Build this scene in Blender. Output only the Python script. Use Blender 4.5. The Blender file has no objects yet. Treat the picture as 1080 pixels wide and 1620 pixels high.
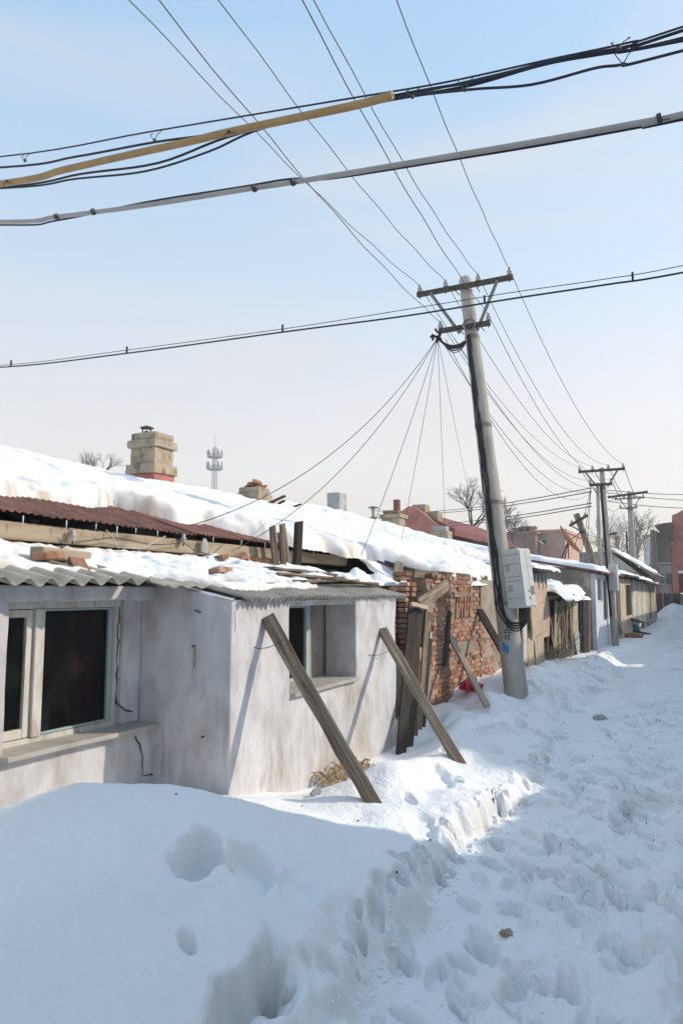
import bpy, bmesh, math, random
import numpy as np
from mathutils import Vector, Matrix, Quaternion
R = math.radians
rnd = random.Random(7)

# ------------------------------------------------------------------ camera
S = bpy.context.scene
COL = S.collection
EYE = 1.65
FPX, CX, CY, HOR, VPX = 1170., 540., 810., 938., 1125.
pitch = math.atan((HOR - CY) / FPX)
yaw = math.atan((VPX - CX) / (FPX * math.cos(pitch) + (HOR - CY) * math.sin(pitch)))
cam = bpy.data.cameras.new('camera'); cam_o = bpy.data.objects.new('camera', cam); COL.objects.link(cam_o)
cam.sensor_fit = 'VERTICAL'; cam.sensor_height = 36; cam.lens = 36 * FPX / 1620
cam.clip_start = .05; cam.clip_end = 3000
cam_o.location = (0, 0, EYE); cam_o.rotation_euler = (R(90) + pitch, 0, yaw)
S.camera = cam_o

# ------------------------------------------------------------------ sky, sun, exposure
SUN = Vector((1, .73, .75)).normalized()
W = bpy.data.worlds.new('World'); S.world = W; W.use_nodes = True
nt = W.node_tree; nt.nodes.clear()
wo = nt.nodes.new('ShaderNodeOutputWorld'); bg = nt.nodes.new('ShaderNodeBackground')
sky = nt.nodes.new('ShaderNodeTexSky'); sky.sky_type = 'NISHITA'; sky.sun_disc = False
sky.sun_elevation = math.asin(SUN.z); sky.sun_rotation = math.atan2(SUN.x, SUN.y)
sky.altitude = 150; sky.air_density = 1.0; sky.dust_density = 2.2; sky.ozone_density = 1.6
bg.inputs['Strength'].default_value = .15
# thin high veil over the whole dome, paler and warmer low down, with faint streaks of cirrus
def wn(t, **k):
    n = nt.nodes.new(t)
    for a, v in k.items(): setattr(n, a, v)
    return n
tc = wn('ShaderNodeTexCoord'); sep = wn('ShaderNodeSeparateXYZ'); nt.links.new(tc.outputs['Generated'], sep.inputs[0])
vc = wn('ShaderNodeValToRGB'); e = vc.color_ramp.elements
e[0].position = 0; e[0].color = (.71, .63, .535, 1); e[1].position = .72; e[1].color = (.25, .42, .62, 1)
for p_, c_ in ((.12, (.70, .625, .545, 1)), (.26, (.575, .56, .55, 1)), (.40, (.425, .515, .59, 1)), (.55, (.325, .46, .59, 1))): k_ = e.new(p_); k_.color = c_
nt.links.new(sep.outputs['Z'], vc.inputs[0])
vs_ = wn('ShaderNodeVectorMath', operation='SCALE'); vs_.inputs['Scale'].default_value = 6.0; nt.links.new(vc.outputs[0], vs_.inputs[0])
mp = wn('ShaderNodeMapping'); mp.inputs['Rotation'].default_value = (R(8), R(-10), R(-25)); mp.inputs['Scale'].default_value = (1.1, 1.1, 4.5)
n1 = wn('ShaderNodeTexNoise'); n1.inputs['Scale'].default_value = 1.3; n1.inputs['Detail'].default_value = 4; n1.inputs['Roughness'].default_value = .5; n1.inputs['Distortion'].default_value = .6
cr = wn('ShaderNodeMapRange'); cr.inputs[1].default_value = .46; cr.inputs[2].default_value = .72; cr.inputs[4].default_value = .5
mx0 = wn('ShaderNodeMix', data_type='RGBA'); mx0.inputs[0].default_value = .74
mx = wn('ShaderNodeMix', data_type='RGBA'); mx.inputs[7].default_value = (3.3, 3.1, 2.98, 1)
nt.links.new(tc.outputs['Generated'], mp.inputs[0]); nt.links.new(mp.outputs[0], n1.inputs['Vector'])
nt.links.new(n1.outputs['Fac'], cr.inputs[0]); nt.links.new(cr.outputs[0], mx.inputs[0])
nt.links.new(sky.outputs[0], mx0.inputs[6]); nt.links.new(vs_.outputs[0], mx0.inputs[7])
nt.links.new(mx0.outputs[2], mx.inputs[6]); nt.links.new(mx.outputs[2], bg.inputs['Color']); nt.links.new(bg.outputs[0], wo.inputs[0])

sun = bpy.data.lights.new('sun', 'SUN'); sun.energy = 2.0; sun.angle = R(.9); sun.color = (1, .89, .75)
sun_o = bpy.data.objects.new('sun', sun); COL.objects.link(sun_o)
sun_o.rotation_euler = SUN.to_track_quat('Z', 'Y').to_euler(); sun_o.location = (20, 15, 30)
S.view_settings.view_transform = 'Standard'; S.view_settings.look = 'None'
S.view_settings.gamma = 1; S.view_settings.exposure = .86; S.view_settings.use_curve_mapping = False
S.render.engine = 'CYCLES'; S.cycles.max_bounces = 7; S.cycles.diffuse_bounces = 5; S.cycles.glossy_bounces = 3
S.cycles.transmission_bounces = 4; S.cycles.caustics_reflective = False; S.cycles.caustics_refractive = False

# ------------------------------------------------------------------ surveying: a sight line of the camera met with a plane of the place
_m = cam_o.rotation_euler.to_matrix()
def ray(px, py): return _m @ Vector(((px - CX) / FPX, (CY - py) / FPX, -1))
def onX(px, py, X): d = ray(px, py); t = X / d.x; return Vector((X, d.y * t, EYE + d.z * t))
def onY(px, py, Y): d = ray(px, py); t = Y / d.y; return Vector((d.x * t, Y, EYE + d.z * t))
def onZ(px, py, Z): d = ray(px, py); t = (Z - EYE) / d.z; return Vector((d.x * t, d.y * t, Z))

# ------------------------------------------------------------------ materials
def mat(name, ramp, scale=4, stretch=(1, 1, 1), detail=6, rough=.85, bump=.25, bscale=None, metal=0, vary=0, layer=None, layer2=None, spec=.3, lo=.3, hi=.7, attr=None, bdist=.01):
    m = bpy.data.materials.new(name); m.use_nodes = True; n = m.node_tree; N = n.nodes; L = n.links
    b = N['Principled BSDF']; b.inputs['Roughness'].default_value = rough; b.inputs['Metallic'].default_value = metal
    b.inputs['Specular IOR Level'].default_value = spec
    tc = N.new('ShaderNodeTexCoord'); mp = N.new('ShaderNodeMapping'); mp.inputs['Scale'].default_value = stretch
    oi = N.new('ShaderNodeObjectInfo'); ad = N.new('ShaderNodeVectorMath'); ad.operation = 'MULTIPLY_ADD'
    cv = N.new('ShaderNodeCombineXYZ')
    for i in range(3): L.new(oi.outputs['Random'], cv.inputs[i])
    L.new(cv.outputs[0], ad.inputs[0]); ad.inputs[1].default_value = (7.3, 3.1, 5.7) if vary else (0, 0, 0); L.new(tc.outputs['Object'], ad.inputs[2])
    L.new(ad.outputs[0], mp.inputs[0])
    def noise(sc, st, det=6, dist=0):
        q = N.new('ShaderNodeMapping'); q.inputs['Scale'].default_value = st; L.new(ad.outputs[0], q.inputs[0])
        t = N.new('ShaderNodeTexNoise'); t.inputs['Scale'].default_value = sc; t.inputs['Detail'].default_value = det
        t.inputs['Roughness'].default_value = .6; t.inputs['Distortion'].default_value = dist; L.new(q.outputs[0], t.inputs['Vector']); return t
    t = noise(scale, stretch, detail)
    c = N.new('ShaderNodeValToRGB'); L.new(t.outputs['Fac'], c.inputs[0])
    e = c.color_ramp.elements
    for i, col in enumerate(ramp):
        p = lo + (hi - lo) * i / max(1, len(ramp) - 1)
        if i < 2: k = e[i]; k.position = p
        else: k = e.new(p)
        k.color = (*col, 1)
    out = c.outputs[0]
    for ly in (layer, layer2):
        if not ly: continue
        col, sc, st, a, z, amt = ly
        t2 = noise(sc, st, 7, .3); r2 = N.new('ShaderNodeMapRange'); r2.inputs[1].default_value = a; r2.inputs[2].default_value = z; r2.inputs[4].default_value = amt
        L.new(t2.outputs['Fac'], r2.inputs[0]); mm = N.new('ShaderNodeMix'); mm.data_type = 'RGBA'
        L.new(r2.outputs[0], mm.inputs[0]); L.new(out, mm.inputs[6]); mm.inputs[7].default_value = (*col, 1); out = mm.outputs[2]
    if attr:
        at = N.new('ShaderNodeAttribute'); at.attribute_name = 'dirt'; mm = N.new('ShaderNodeMix'); mm.data_type = 'RGBA'
        L.new(at.outputs['Fac'], mm.inputs[0]); L.new(out, mm.inputs[6]); mm.inputs[7].default_value = (*attr, 1); out = mm.outputs[2]
    if vary:
        h = N.new('ShaderNodeHueSaturation'); r2 = N.new('ShaderNodeMapRange'); r2.inputs[3].default_value = 1 - vary; r2.inputs[4].default_value = 1 + vary
        L.new(oi.outputs['Random'], r2.inputs[0]); L.new(r2.outputs[0], h.inputs['Value']); L.new(out, h.inputs['Color']); out = h.outputs[0]
    L.new(out, b.inputs['Base Color'])
    if bump:
        t3 = noise(bscale or scale * 4, stretch, 8); bp = N.new('ShaderNodeBump'); bp.inputs['Strength'].default_value = bump; bp.inputs['Distance'].default_value = bdist
        L.new(t3.outputs['Fac'], bp.inputs['Height']); L.new(bp.outputs[0], b.inputs['Normal'])
    return m

SNOW = mat('snow', [(.83, .83, .83), (.88, .88, .88)], 3, rough=.7, bump=.6, bscale=38, bdist=.008, spec=.2, attr=(.46, .38, .29))
GROUND = mat('ground_snow', [(.83, .83, .83), (.89, .89, .89)], 1.5, rough=.75, bump=.9, bscale=30, bdist=.014, spec=.2, attr=(.52, .48, .43),
             layer=((.50, .46, .41), 38, (1, 1, 1), .74, .79, .6))
PLASTER = mat('whitewashed_plaster', [(.44, .42, .42), (.60, .585, .59), (.69, .68, .685)], 4.0, (1, 1, .5), rough=.95, bump=.9, bscale=18, bdist=.014,
              layer=((.38, .32, .25), 2.1, (1, 1, .6), .50, .72, .7), layer2=((.29, .265, .25), 7, (1, 1, .22), .56, .72, .55))
PLASTER_OLD = mat('old_grey_plaster', [(.20, .18, .16), (.32, .29, .25), (.40, .36, .31)], 1.7, rough=.95, bump=.5, bscale=18,
                  layer=((.55, .53, .50), 1.1, (1, 1, 1), .55, .6, .7), layer2=((.13, .11, .10), 5, (1, 1, .3), .6, .75, .6))
BEIGE = mat('beige_plaster', [(.42, .34, .23), (.52, .43, .30), (.56, .48, .36)], 2, rough=.95, bump=.4, layer=((.22, .18, .14), 3, (1, 1, .5), .55, .75, .7))
WOOD = mat('weathered_wood', [(.075, .055, .04), (.19, .148, .11), (.33, .27, .21)], 9, (2.6, 2.6, .14), rough=.9, bump=1, bscale=20, bdist=.012, vary=.3,
           layer=((.04, .03, .025), 14, (2, 2, .06), .58, .68, .8))
COARSE = mat('coarse_render', [(.25, .205, .155), (.36, .30, .235), (.42, .365, .30)], 2.5, rough=.95, bump=.7, bscale=16, layer=((.18, .15, .12), 4, (1, 1, .5), .55, .7, .7))
WOOD_PALE = mat('pale_wood', [(.30, .235, .165), (.43, .345, .25), (.50, .42, .32)], 6, (2, 2, .2), rough=.9, bump=.6, bscale=18, vary=.15,
                layer=((.15, .10, .06), 5, (2, 2, .3), .58, .72, .8))
WOOD_DARK = mat('dark_wood', [(.035, .028, .024), (.075, .06, .05)], 8, (2, 2, .2), rough=.9, bump=.6, bscale=20, vary=.3)
FRAME_WHITE = mat('peeling_white_paint', [(.42, .37, .30), (.60, .57, .52), (.66, .64, .60)], 8, (2, 2, .5), rough=.8, bump=.35, layer=((.24, .18, .12), 12, (1, 1, .2), .58, .68, .8))
FRAME_GREEN = mat('pale_green_paint', [(.32, .41, .40), (.44, .52, .51)], 6, rough=.7, bump=.2)
ASB = mat('asbestos_cement', [(.28, .245, .20), (.40, .36, .30), (.47, .43, .37)], 6, rough=.95, bump=.4, bscale=30, vary=.1, layer=((.16, .14, .12), 4, (1, 1, 1), .55, .72, .6))
RUST = mat('rusty_red_sheet', [(.12, .052, .040), (.21, .095, .072), (.29, .15, .115)], 5, (.6, 3, 1), rough=.75, bump=.3, bscale=14, vary=.18, layer=((.055, .03, .025), 6, (1, 2, 1), .52, .7, .75), layer2=((.36, .23, .18), 9, (1, 1, 1), .62, .7, .5))
CONCRETE = mat('concrete', [(.30, .275, .24), (.40, .37, .325), (.46, .43, .385)], 5, (1, 1, .3), rough=.9, bump=.3, bscale=40, bdist=.004, layer=((.19, .165, .14), 7, (1, 1, .1), .52, .72, .75), layer2=((.50, .48, .44), 4, (1, 1, .3), .56, .7, .6))
CHIM = mat('tan_render', [(.27, .215, .155), (.38, .31, .225), (.44, .37, .28)], 5, rough=.95, bump=.6, bscale=20, layer=((.16, .12, .09), 6, (1, 1, .6), .56, .66, .85))
GREYBLOCK = mat('grey_render', [(.27, .27, .26), (.38, .38, .37), (.44, .43, .41)], 5, rough=.95, bump=.5, layer=((.20, .2, .2), 4, (1, 1, 1), .5, .7, .6))
BRICK = mat('red_brick', [(.20, .085, .05), (.36, .18, .115), (.45, .28, .19)], 9, rough=.95, bump=.6, bscale=30, vary=.40, layer=((.42, .36, .29), 6, (1, 1, 1), .54, .66, .75))
MORTAR = mat('mortar', [(.24, .19, .145), (.38, .32, .25)], 14, rough=1, bump=.7, bscale=40)
STEEL = mat('dark_steel', [(.045, .035, .03), (.10, .085, .075)], 12, rough=.7, bump=.2, metal=.2)
STEEL_GREY = mat('grey_steel', [(.16, .15, .135), (.25, .235, .21)], 12, rough=.65, bump=.15, metal=.2)
CERAMIC = mat('insulator_ceramic', [(.30, .28, .26), (.44, .42, .40)], 20, rough=.35, bump=0, spec=.5)
CABLE = mat('black_cable', [(.012, .012, .014), (.022, .022, .025)], 20, rough=.6, bump=.1)
CABLE_BLUE = mat('navy_cable', [(.010, .012, .025), (.02, .022, .045)], 20, rough=.5, bump=.1)
WIRE = mat('bare_wire', [(.03, .026, .022), (.07, .06, .05)], 20, rough=.6, bump=0)
PIPE_Y = mat('yellow_pipe', [(.29, .185, .075), (.39, .26, .115)], 7, rough=.5, bump=0, layer=((.18, .11, .05), 9, (1, 3, 3), .6, .7, .7))
PIPE_G = mat('grey_pipe', [(.30, .29, .28), (.38, .365, .35)], 5, rough=.6, bump=0, layer=((.34, .22, .10), 3, (2, 1, 1), .62, .68, .8))
BOXM = mat('grey_plastic', [(.50, .51, .48), (.58, .585, .555)], 3, rough=.55, bump=.1, layer=((.40, .37, .31), 3, (1, 1, .3), .58, .75, .5))
BOXLINE = mat('seam', [(.16, .16, .15), (.22, .22, .21)], 3, rough=.9, bump=0)
GLASS = mat('dark_glass', [(.006, .009, .010), (.012, .017, .017)], 1.4, rough=.05, bump=0, spec=.22)
CURTAIN = mat('maroon_curtain', [(.26, .018, .05), (.36, .03, .075)], 8, (6, 6, .2), rough=.95, bump=.3)
DARK = mat('shade_and_grit_dark', [(.010, .009, .008), (.03, .025, .022)], 6, rough=1, bump=.4)  # near-black: shade of rooms, gaps and eaves put into the colour; also grit
CRACK = mat('crack_dark', [(.012, .010, .009), (.02, .018, .016)], 6, rough=1, bump=0)
STONE = mat('sill_slab', [(.36, .33, .295), (.48, .45, .41)], 5, rough=.6, bump=.15, spec=.5, layer=((.28, .22, .15), 3, (1, 1, 1), .55, .7, .6))
REDPAINT = mat('red_render', [(.32, .12, .10), (.42, .165, .135), (.47, .21, .17)], 2, rough=.95, bump=.3, layer=((.18, .07, .06), 3, (1, 1, .4), .55, .75, .6))
REDROOF = mat('dull_red_sheet', [(.17, .06, .055), (.25, .09, .08)], 1.5, rough=.9, bump=.2)
BROWNW = mat('brown_render', [(.19, .12, .10), (.26, .17, .14)], 1.2, rough=.95, bump=.2)
PINKW = mat('pinkish_render', [(.42, .27, .20), (.50, .34, .26)], 1.2, rough=.95, bump=.2)
HAZEW = mat('pale_render', [(.36, .34, .34), (.44, .42, .42)], .6, rough=.95, bump=.1)
BARK = mat('bark', [(.09, .072, .06), (.16, .13, .11)], 8, (1, 1, .3), rough=.95, bump=.4)
REED = mat('reed_mat', [(.40, .285, .20), (.52, .39, .29), (.58, .45, .35)], 12, (1, .25, 3), rough=.95, bump=.6, bscale=30)
PLASTIC_R = mat('red_plastic', [(.36, .008, .015), (.48, .02, .03)], 6, rough=.4, bump=.3)
TEAL = mat('teal_tarp', [(.02, .14, .16), (.05, .22, .22)], 6, rough=.6, bump=.4)
PLASTIC_C = mat('milky_sheet', [(.50, .50, .50), (.66, .66, .66)], 5, rough=.4, bump=.5)
STRAW = mat('dry_husk', [(.34, .24, .13), (.50, .38, .23), (.60, .49, .34)], 8, (1, 1, .4), rough=.9, bump=.4, vary=.2)
BLUEP = mat('blue_paint', [(.06, .20, .42), (.10, .28, .50)], 30, rough=.9, bump=0)
INK = mat('black_paint', [(.06, .065, .075), (.11, .115, .12)], 30, rough=.9, bump=0)
RUSTDISH = mat('rusty_dish', [(.15, .06, .035), (.27, .12, .07), (.36, .20, .13)], 7, rough=.9, bump=.3)
GREYSHEET = mat('grey_sheet', [(.19, .19, .185), (.27, .265, .26)], 3, (1, 1, 1), rough=.8, bump=.2)
TOWER = mat('galvanised', [(.17, .19, .22), (.22, .24, .27)], 3, rough=.6, bump=0)
FARWIN = mat('far_window', [(.05, .075, .11), (.09, .12, .16)], 2, rough=.2, bump=0, spec=.5)
ICE = mat('icicle', [(.72, .75, .78), (.82, .84, .86)], 9, rough=.15, bump=.2, spec=.5)

def pane_mat():        # grimy window glass: a faint mirror over a tinted see-through sheet
    m = bpy.data.materials.new('dirty_window_glass'); m.use_nodes = True; n = m.node_tree; N = n.nodes; N.clear(); L = n.links
    o = N.new('ShaderNodeOutputMaterial'); t = N.new('ShaderNodeBsdfTransparent'); g = N.new('ShaderNodeBsdfGlossy'); g.inputs['Roughness'].default_value = .03; d = N.new('ShaderNodeBsdfDiffuse'); d.inputs['Color'].default_value = (.22, .22, .2, 1)
    t.inputs['Color'].default_value = (.52, .60, .61, 1); f = N.new('ShaderNodeFresnel'); f.inputs['IOR'].default_value = 1.22; x = N.new('ShaderNodeMixShader'); y = N.new('ShaderNodeMixShader')
    c = N.new('ShaderNodeTexCoord'); w = N.new('ShaderNodeTexNoise'); w.inputs['Scale'].default_value = 5; w.inputs['Detail'].default_value = 6; r = N.new('ShaderNodeMapRange'); r.inputs[1].default_value = .45; r.inputs[2].default_value = .8; r.inputs[3].default_value = .01; r.inputs[4].default_value = .06
    L.new(c.outputs['Object'], w.inputs['Vector']); L.new(w.outputs['Fac'], r.inputs[0]); L.new(r.outputs[0], y.inputs[0]); L.new(t.outputs[0], y.inputs[1]); L.new(d.outputs[0], y.inputs[2])
    L.new(f.outputs[0], x.inputs[0]); L.new(y.outputs[0], x.inputs[1]); L.new(g.outputs[0], x.inputs[2]); L.new(x.outputs[0], o.inputs[0]); return m
GLASS = pane_mat()

# ------------------------------------------------------------------ objects
def tag(o, label=None, cat=None, group=None, kind=None):
    if label: o['label'] = label
    if cat: o['category'] = cat
    if group: o['group'] = group
    if kind: o['kind'] = kind
    return o
def adopt(o, parent):
    if parent:
        o.parent = parent; o.matrix_parent_inverse = parent.matrix_basis.inverted() if parent.type == 'EMPTY' else Matrix()
        if parent.type != 'EMPTY':
            q = parent; m = Matrix()
            m = world_of(parent); o.matrix_parent_inverse = m.inverted()
    return o
def world_of(o):
    m = o.matrix_basis.copy()
    if o.parent: m = world_of(o.parent) @ o.matrix_parent_inverse @ m
    return m
def thing(name, label, cat, loc, group=None):
    o = bpy.data.objects.new(name, None); COL.objects.link(o); o.location = loc
    o.matrix_basis = Matrix.Translation(Vector(loc)); o.empty_display_size = .2
    return tag(o, label, cat, group)
def copy_tree(o, M, parent=None, first=True):
    """copy a thing and its parts; M moves the copy's root"""
    c = o.copy(); COL.objects.link(c)
    if first: c.matrix_basis = M @ o.matrix_basis
    else: inv = o.matrix_parent_inverse.copy(); c.parent = parent; c.matrix_parent_inverse = inv
    for ch in list(o.children): copy_tree(ch, M, c, False)
    return c

class MB:
    def __init__(s): s.v = []; s.f = []
    def add(s, vs, fs):
        b = len(s.v); s.v += [tuple(v) for v in vs]; s.f += [tuple(b + i for i in f) for f in fs]; return s
    def box(s, a, b, rot=None, c=None):
        vs = [Vector((x, y, z)) for x in (a[0], b[0]) for y in (a[1], b[1]) for z in (a[2], b[2])]
        if rot: vs = [rot @ v + Vector(c) for v in vs]
        return s.add(vs, [(0, 1, 3, 2), (4, 6, 7, 5), (0, 4, 5, 1), (2, 3, 7, 6), (0, 2, 6, 4), (1, 5, 7, 3)])
    def beam(s, p0, p1, w, h, ref=(0, 0, 1)):
        p0 = Vector(p0); p1 = Vector(p1); d = (p1 - p0).normalized(); r = Vector(ref)
        if abs(d.dot(r)) > .97: r = Vector((1, 0, 0))
        x = d.cross(r).normalized() * w / 2; y = x.cross(d).normalized() * h / 2
        vs = [p + i * x + j * y for p in (p0, p1) for i, j in ((-1, -1), (1, -1), (1, 1), (-1, 1))]
        return s.add(vs, [(3, 2, 1, 0), (4, 5, 6, 7), (0, 1, 5, 4), (1, 2, 6, 5), (2, 3, 7, 6), (3, 0, 4, 7)])
    def tube(s, path, r, n=6, caps=True):
        P = [Vector(p) for p in path]; rr = r if isinstance(r, (list, tuple)) else [r] * len(P)
        t0 = (P[1] - P[0]).normalized(); up = Vector((0, 0, 1)) if abs(t0.z) < .9 else Vector((1, 0, 0))
        x = t0.cross(up).normalized(); vs = []; fs = []
        for i, p in enumerate(P):
            t = (P[min(i + 1, len(P) - 1)] - P[max(i - 1, 0)]).normalized()
            x = (x - t * x.dot(t)).normalized(); y = t.cross(x)
            vs += [p + (x * math.cos(2 * math.pi * k / n) + y * math.sin(2 * math.pi * k / n)) * rr[i] for k in range(n)]
        for i in range(len(P) - 1):
            fs += [(i * n + k, i * n + (k + 1) % n, (i + 1) * n + (k + 1) % n, (i + 1) * n + k) for k in range(n)]
        if caps: fs += [tuple(range(n - 1, -1, -1)), tuple(len(vs) - n + k for k in range(n))]
        return s.add(vs, fs)
    def lathe(s, prof, n=12, c=(0, 0, 0), axis=None):
        q = Vector((0, 0, 1)).rotation_difference(Vector(axis)) if axis else Quaternion()
        vs = [q @ Vector((r * math.cos(2 * math.pi * k / n), r * math.sin(2 * math.pi * k / n), z)) + Vector(c) for r, z in prof for k in range(n)]
        fs = [(i * n + k, i * n + (k + 1) % n, (i + 1) * n + (k + 1) % n, (i + 1) * n + k) for i in range(len(prof) - 1) for k in range(n)]
        fs += [tuple(range(n - 1, -1, -1)), tuple((len(prof) - 1) * n + k for k in range(n))]
        return s.add(vs, fs)
    def prism(s, poly, off):
        n = len(poly); off = Vector(off); P = [Vector(p) for p in poly]
        return s.add(P + [p + off for p in P], [tuple(range(n)), tuple(range(2 * n - 1, n - 1, -1))] + [(i, (i + 1) % n + 0, (i + 1) % n + n, i + n)[::-1] for i in range(n)])
    def build(s, name, m, parent=None, smooth=False, bevel=0, label=None):
        me = bpy.data.meshes.new(name); me.from_pydata(s.v, [], s.f)
        bm = bmesh.new(); bm.from_mesh(me); bmesh.ops.recalc_face_normals(bm, faces=bm.faces); bm.to_mesh(me); bm.free()
        if smooth: me.polygons.foreach_set('use_smooth', [True] * len(me.polygons)); me.set_sharp_from_angle(angle=R(55))
        me.materials.append(m); o = bpy.data.objects.new(name, me); COL.objects.link(o); adopt(o, parent)
        if bevel:
            b = o.modifiers.new('bevel', 'BEVEL'); b.width = bevel; b.segments = 2; b.limit_method = 'ANGLE'; b.angle_limit = R(40)
        if label: o['label'] = label
        return o

def plank(name, p0, p1, w, t, m, parent=None, face=(1, 0, 0), seed=0, rough=.09, label=None, wave=.006):
    """a sawn board from p0 to p1; face = direction its broad side looks; local z runs along it so the grain follows"""
    q = random.Random(seed + 17); p0 = Vector(p0); p1 = Vector(p1); L = (p1 - p0).length; d = (p1 - p0).normalized()
    f = Vector(face); f = (f - d * f.dot(d)).normalized(); x = f.cross(d).normalized() if True else f
    n = max(3, min(9, int(L / .25) + 2)); vs = []; fs = []
    for i in range(n):
        z = L * i / (n - 1); ww = w / 2 * (1 + q.uniform(-rough, rough)); tt = t / 2 * (1 + q.uniform(-rough, rough)); ox = q.uniform(-wave, wave); oy = q.uniform(-wave, wave)
        c = min(ww, tt) * .22
        e = (q.uniform(-.5, .5) * w * .35 if i in (0, n - 1) else 0)
        for a, b in ((-ww + c, -tt), (ww - c, -tt), (ww, -tt + c), (ww, tt - c), (ww - c, tt), (-ww + c, tt), (-ww, tt - c), (-ww, -tt + c)):
            vs.append((a + ox, b + oy, z + e * a / (w / 2)))
    for i in range(n - 1): fs += [(i * 8 + k, i * 8 + (k + 1) % 8, i * 8 + 8 + (k + 1) % 8, i * 8 + 8 + k) for k in range(8)]
    fs += [tuple(range(7, -1, -1)), tuple((n - 1) * 8 + k for k in range(8))]
    mb = MB(); mb.v = vs; mb.f = fs; o = mb.build(name, m)
    rot = Matrix((x, f, d)).transposed().to_4x4()
    o.matrix_basis = Matrix.Translation(p0) @ rot
    adopt(o, parent)
    if label: o['label'] = label
    return o

# ------------------------------------------------------------------ noise for terrain and snow
def _hash(ix, iy, seed):
    n = (ix.astype(np.int64) * 374761393 + iy.astype(np.int64) * 668265263 + seed * 982451653) & 0xffffffff
    n = ((n ^ (n >> 13)) * 1274126177) & 0xffffffff
    return ((n ^ (n >> 16)) & 0xffff) / 65535.
def vnoise(x, y, seed=0):
    x = np.asarray(x, float); y = np.asarray(y, float); ix = np.floor(x); iy = np.floor(y); fx = x - ix; fy = y - iy
    fx = fx * fx * fx * (fx * (fx * 6 - 15) + 10); fy = fy * fy * fy * (fy * (fy * 6 - 15) + 10)
    a = _hash(ix, iy, seed); b = _hash(ix + 1, iy, seed); c = _hash(ix, iy + 1, seed); d = _hash(ix + 1, iy + 1, seed)
    return (a + (b - a) * fx) * (1 - fy) + (c + (d - c) * fx) * fy - .5
def fbm(x, y, oct=4, seed=0, gain=.5):
    r = 0; a = 1.; 
    for i in range(oct): r = r + a * vnoise(x * 2 ** i + 13.7 * i, y * 2 ** i + 7.1 * i, seed + i); a *= gain
    return r
def sstep(a, b, x): t = np.clip((x - a) / (b - a), 0, 1); return t * t * (3 - 2 * t)
# ------------------------------------------------------------------ the snowy ground
TY = [0, 2.0, 2.87, 3.5, 4.2, 4.9, 6.1, 7.9, 10.6, 13.7, 23, 35, 60]
TX = [-1.30, -1.28, -1.36, -1.42, -1.50, -1.52, -1.42, -1.52, -1.86, -1.72, -1.95, -1.3, -1.2]
_q = random.Random(3)
DENTS = []
for i in range(300):      # trodden footprints along the lane, mostly dragged aslant
    y = 2.2 + 10.5 * _q.random() ** 1.25; x = -.62 + .30 * _q.gauss(0, 1) - .03 * max(0, y - 5)
    if not -1.36 < x < .1: continue
    if _q.random() < .55: DENTS.append((x, y, _q.uniform(.028, .05), _q.uniform(.10, .20), _q.gauss(.66, .30), _q.uniform(.022, .045)))
    else: DENTS.append((x, y, _q.uniform(.05, .08), _q.uniform(.08, .14), _q.gauss(.4, .5), _q.uniform(.015, .045)))
for i in range(30):      # single boot prints off the main track
    y = _q.uniform(2.4, 9); x = _q.uniform(-1.36, -1.0); DENTS.append((x, y, .045, _q.uniform(.09, .16), _q.gauss(.6, .4), _q.uniform(.02, .05)))
for i in range(90):      # boot prints and hollows along the shelf beside the pole
    y = _q.uniform(7.8, 19); x = -1.5 - .85 * _q.random() - .012 * y
    DENTS.append((x, y, _q.uniform(.06, .12), _q.uniform(.1, .2), _q.gauss(.2, .8), _q.uniform(.03, .08)))
for i in range(46):      # knocked in teeth of the bank edge
    y = _q.uniform(3.2, 9); x = float(np.interp(y, TY, TX)) - _q.uniform(-.04, .16)
    DENTS.append((x, y, _q.uniform(.03, .06), _q.uniform(.03, .07), _q.gauss(.9, .6), _q.uniform(.03, .07)))
HOLES = [(-2.10, 2.80, .105, .20, .28, .15), (-1.94, 2.98, .13, .17, .5, .075), (-1.76, 3.06, .09, .14, .5, .025), (-1.845, 2.40, .038, .058, .9, .055), (-1.60, 2.61, .045, .085, .2, .09),
         (-1.51, 3.42, .045, .10, .35, .06), (-1.50, 3.22, .025, .05, .3, .05), (-1.56, 3.32, .02, .06, .3, .04), (-1.48, 3.05, .03, .035, .3, .04), (-1.47, 2.85, .05, .06, .3, .03), (-1.55, 3.75, .035, .05, .4, .05),
         (-2.02, 5.75, .19, .34, .25, .075), (-2.35, 5.05, .05, .08, .3, .04), (-1.98, 5.05, .05, .10, .8, .04), (-1.75, 4.7, .10, .22, .3, .03),
         (-.62, 2.95, .07, .15, .55, .05), (-.93, 3.12, .045, .07, .2, .04), (-1.05, 2.75, .06, .12, .5, .025), (-2.30, 6.9, .08, .2, .4, .05), (-1.95, 7.2, .10, .16, .4, .06)]
CLY = [1.6, 1.9, 2.2, 2.34, 2.45, 2.55, 2.68, 2.8]; CLX = [-1.50, -1.55, -1.60, -1.67, -1.665, -1.65, -1.70, -1.72]
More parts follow.
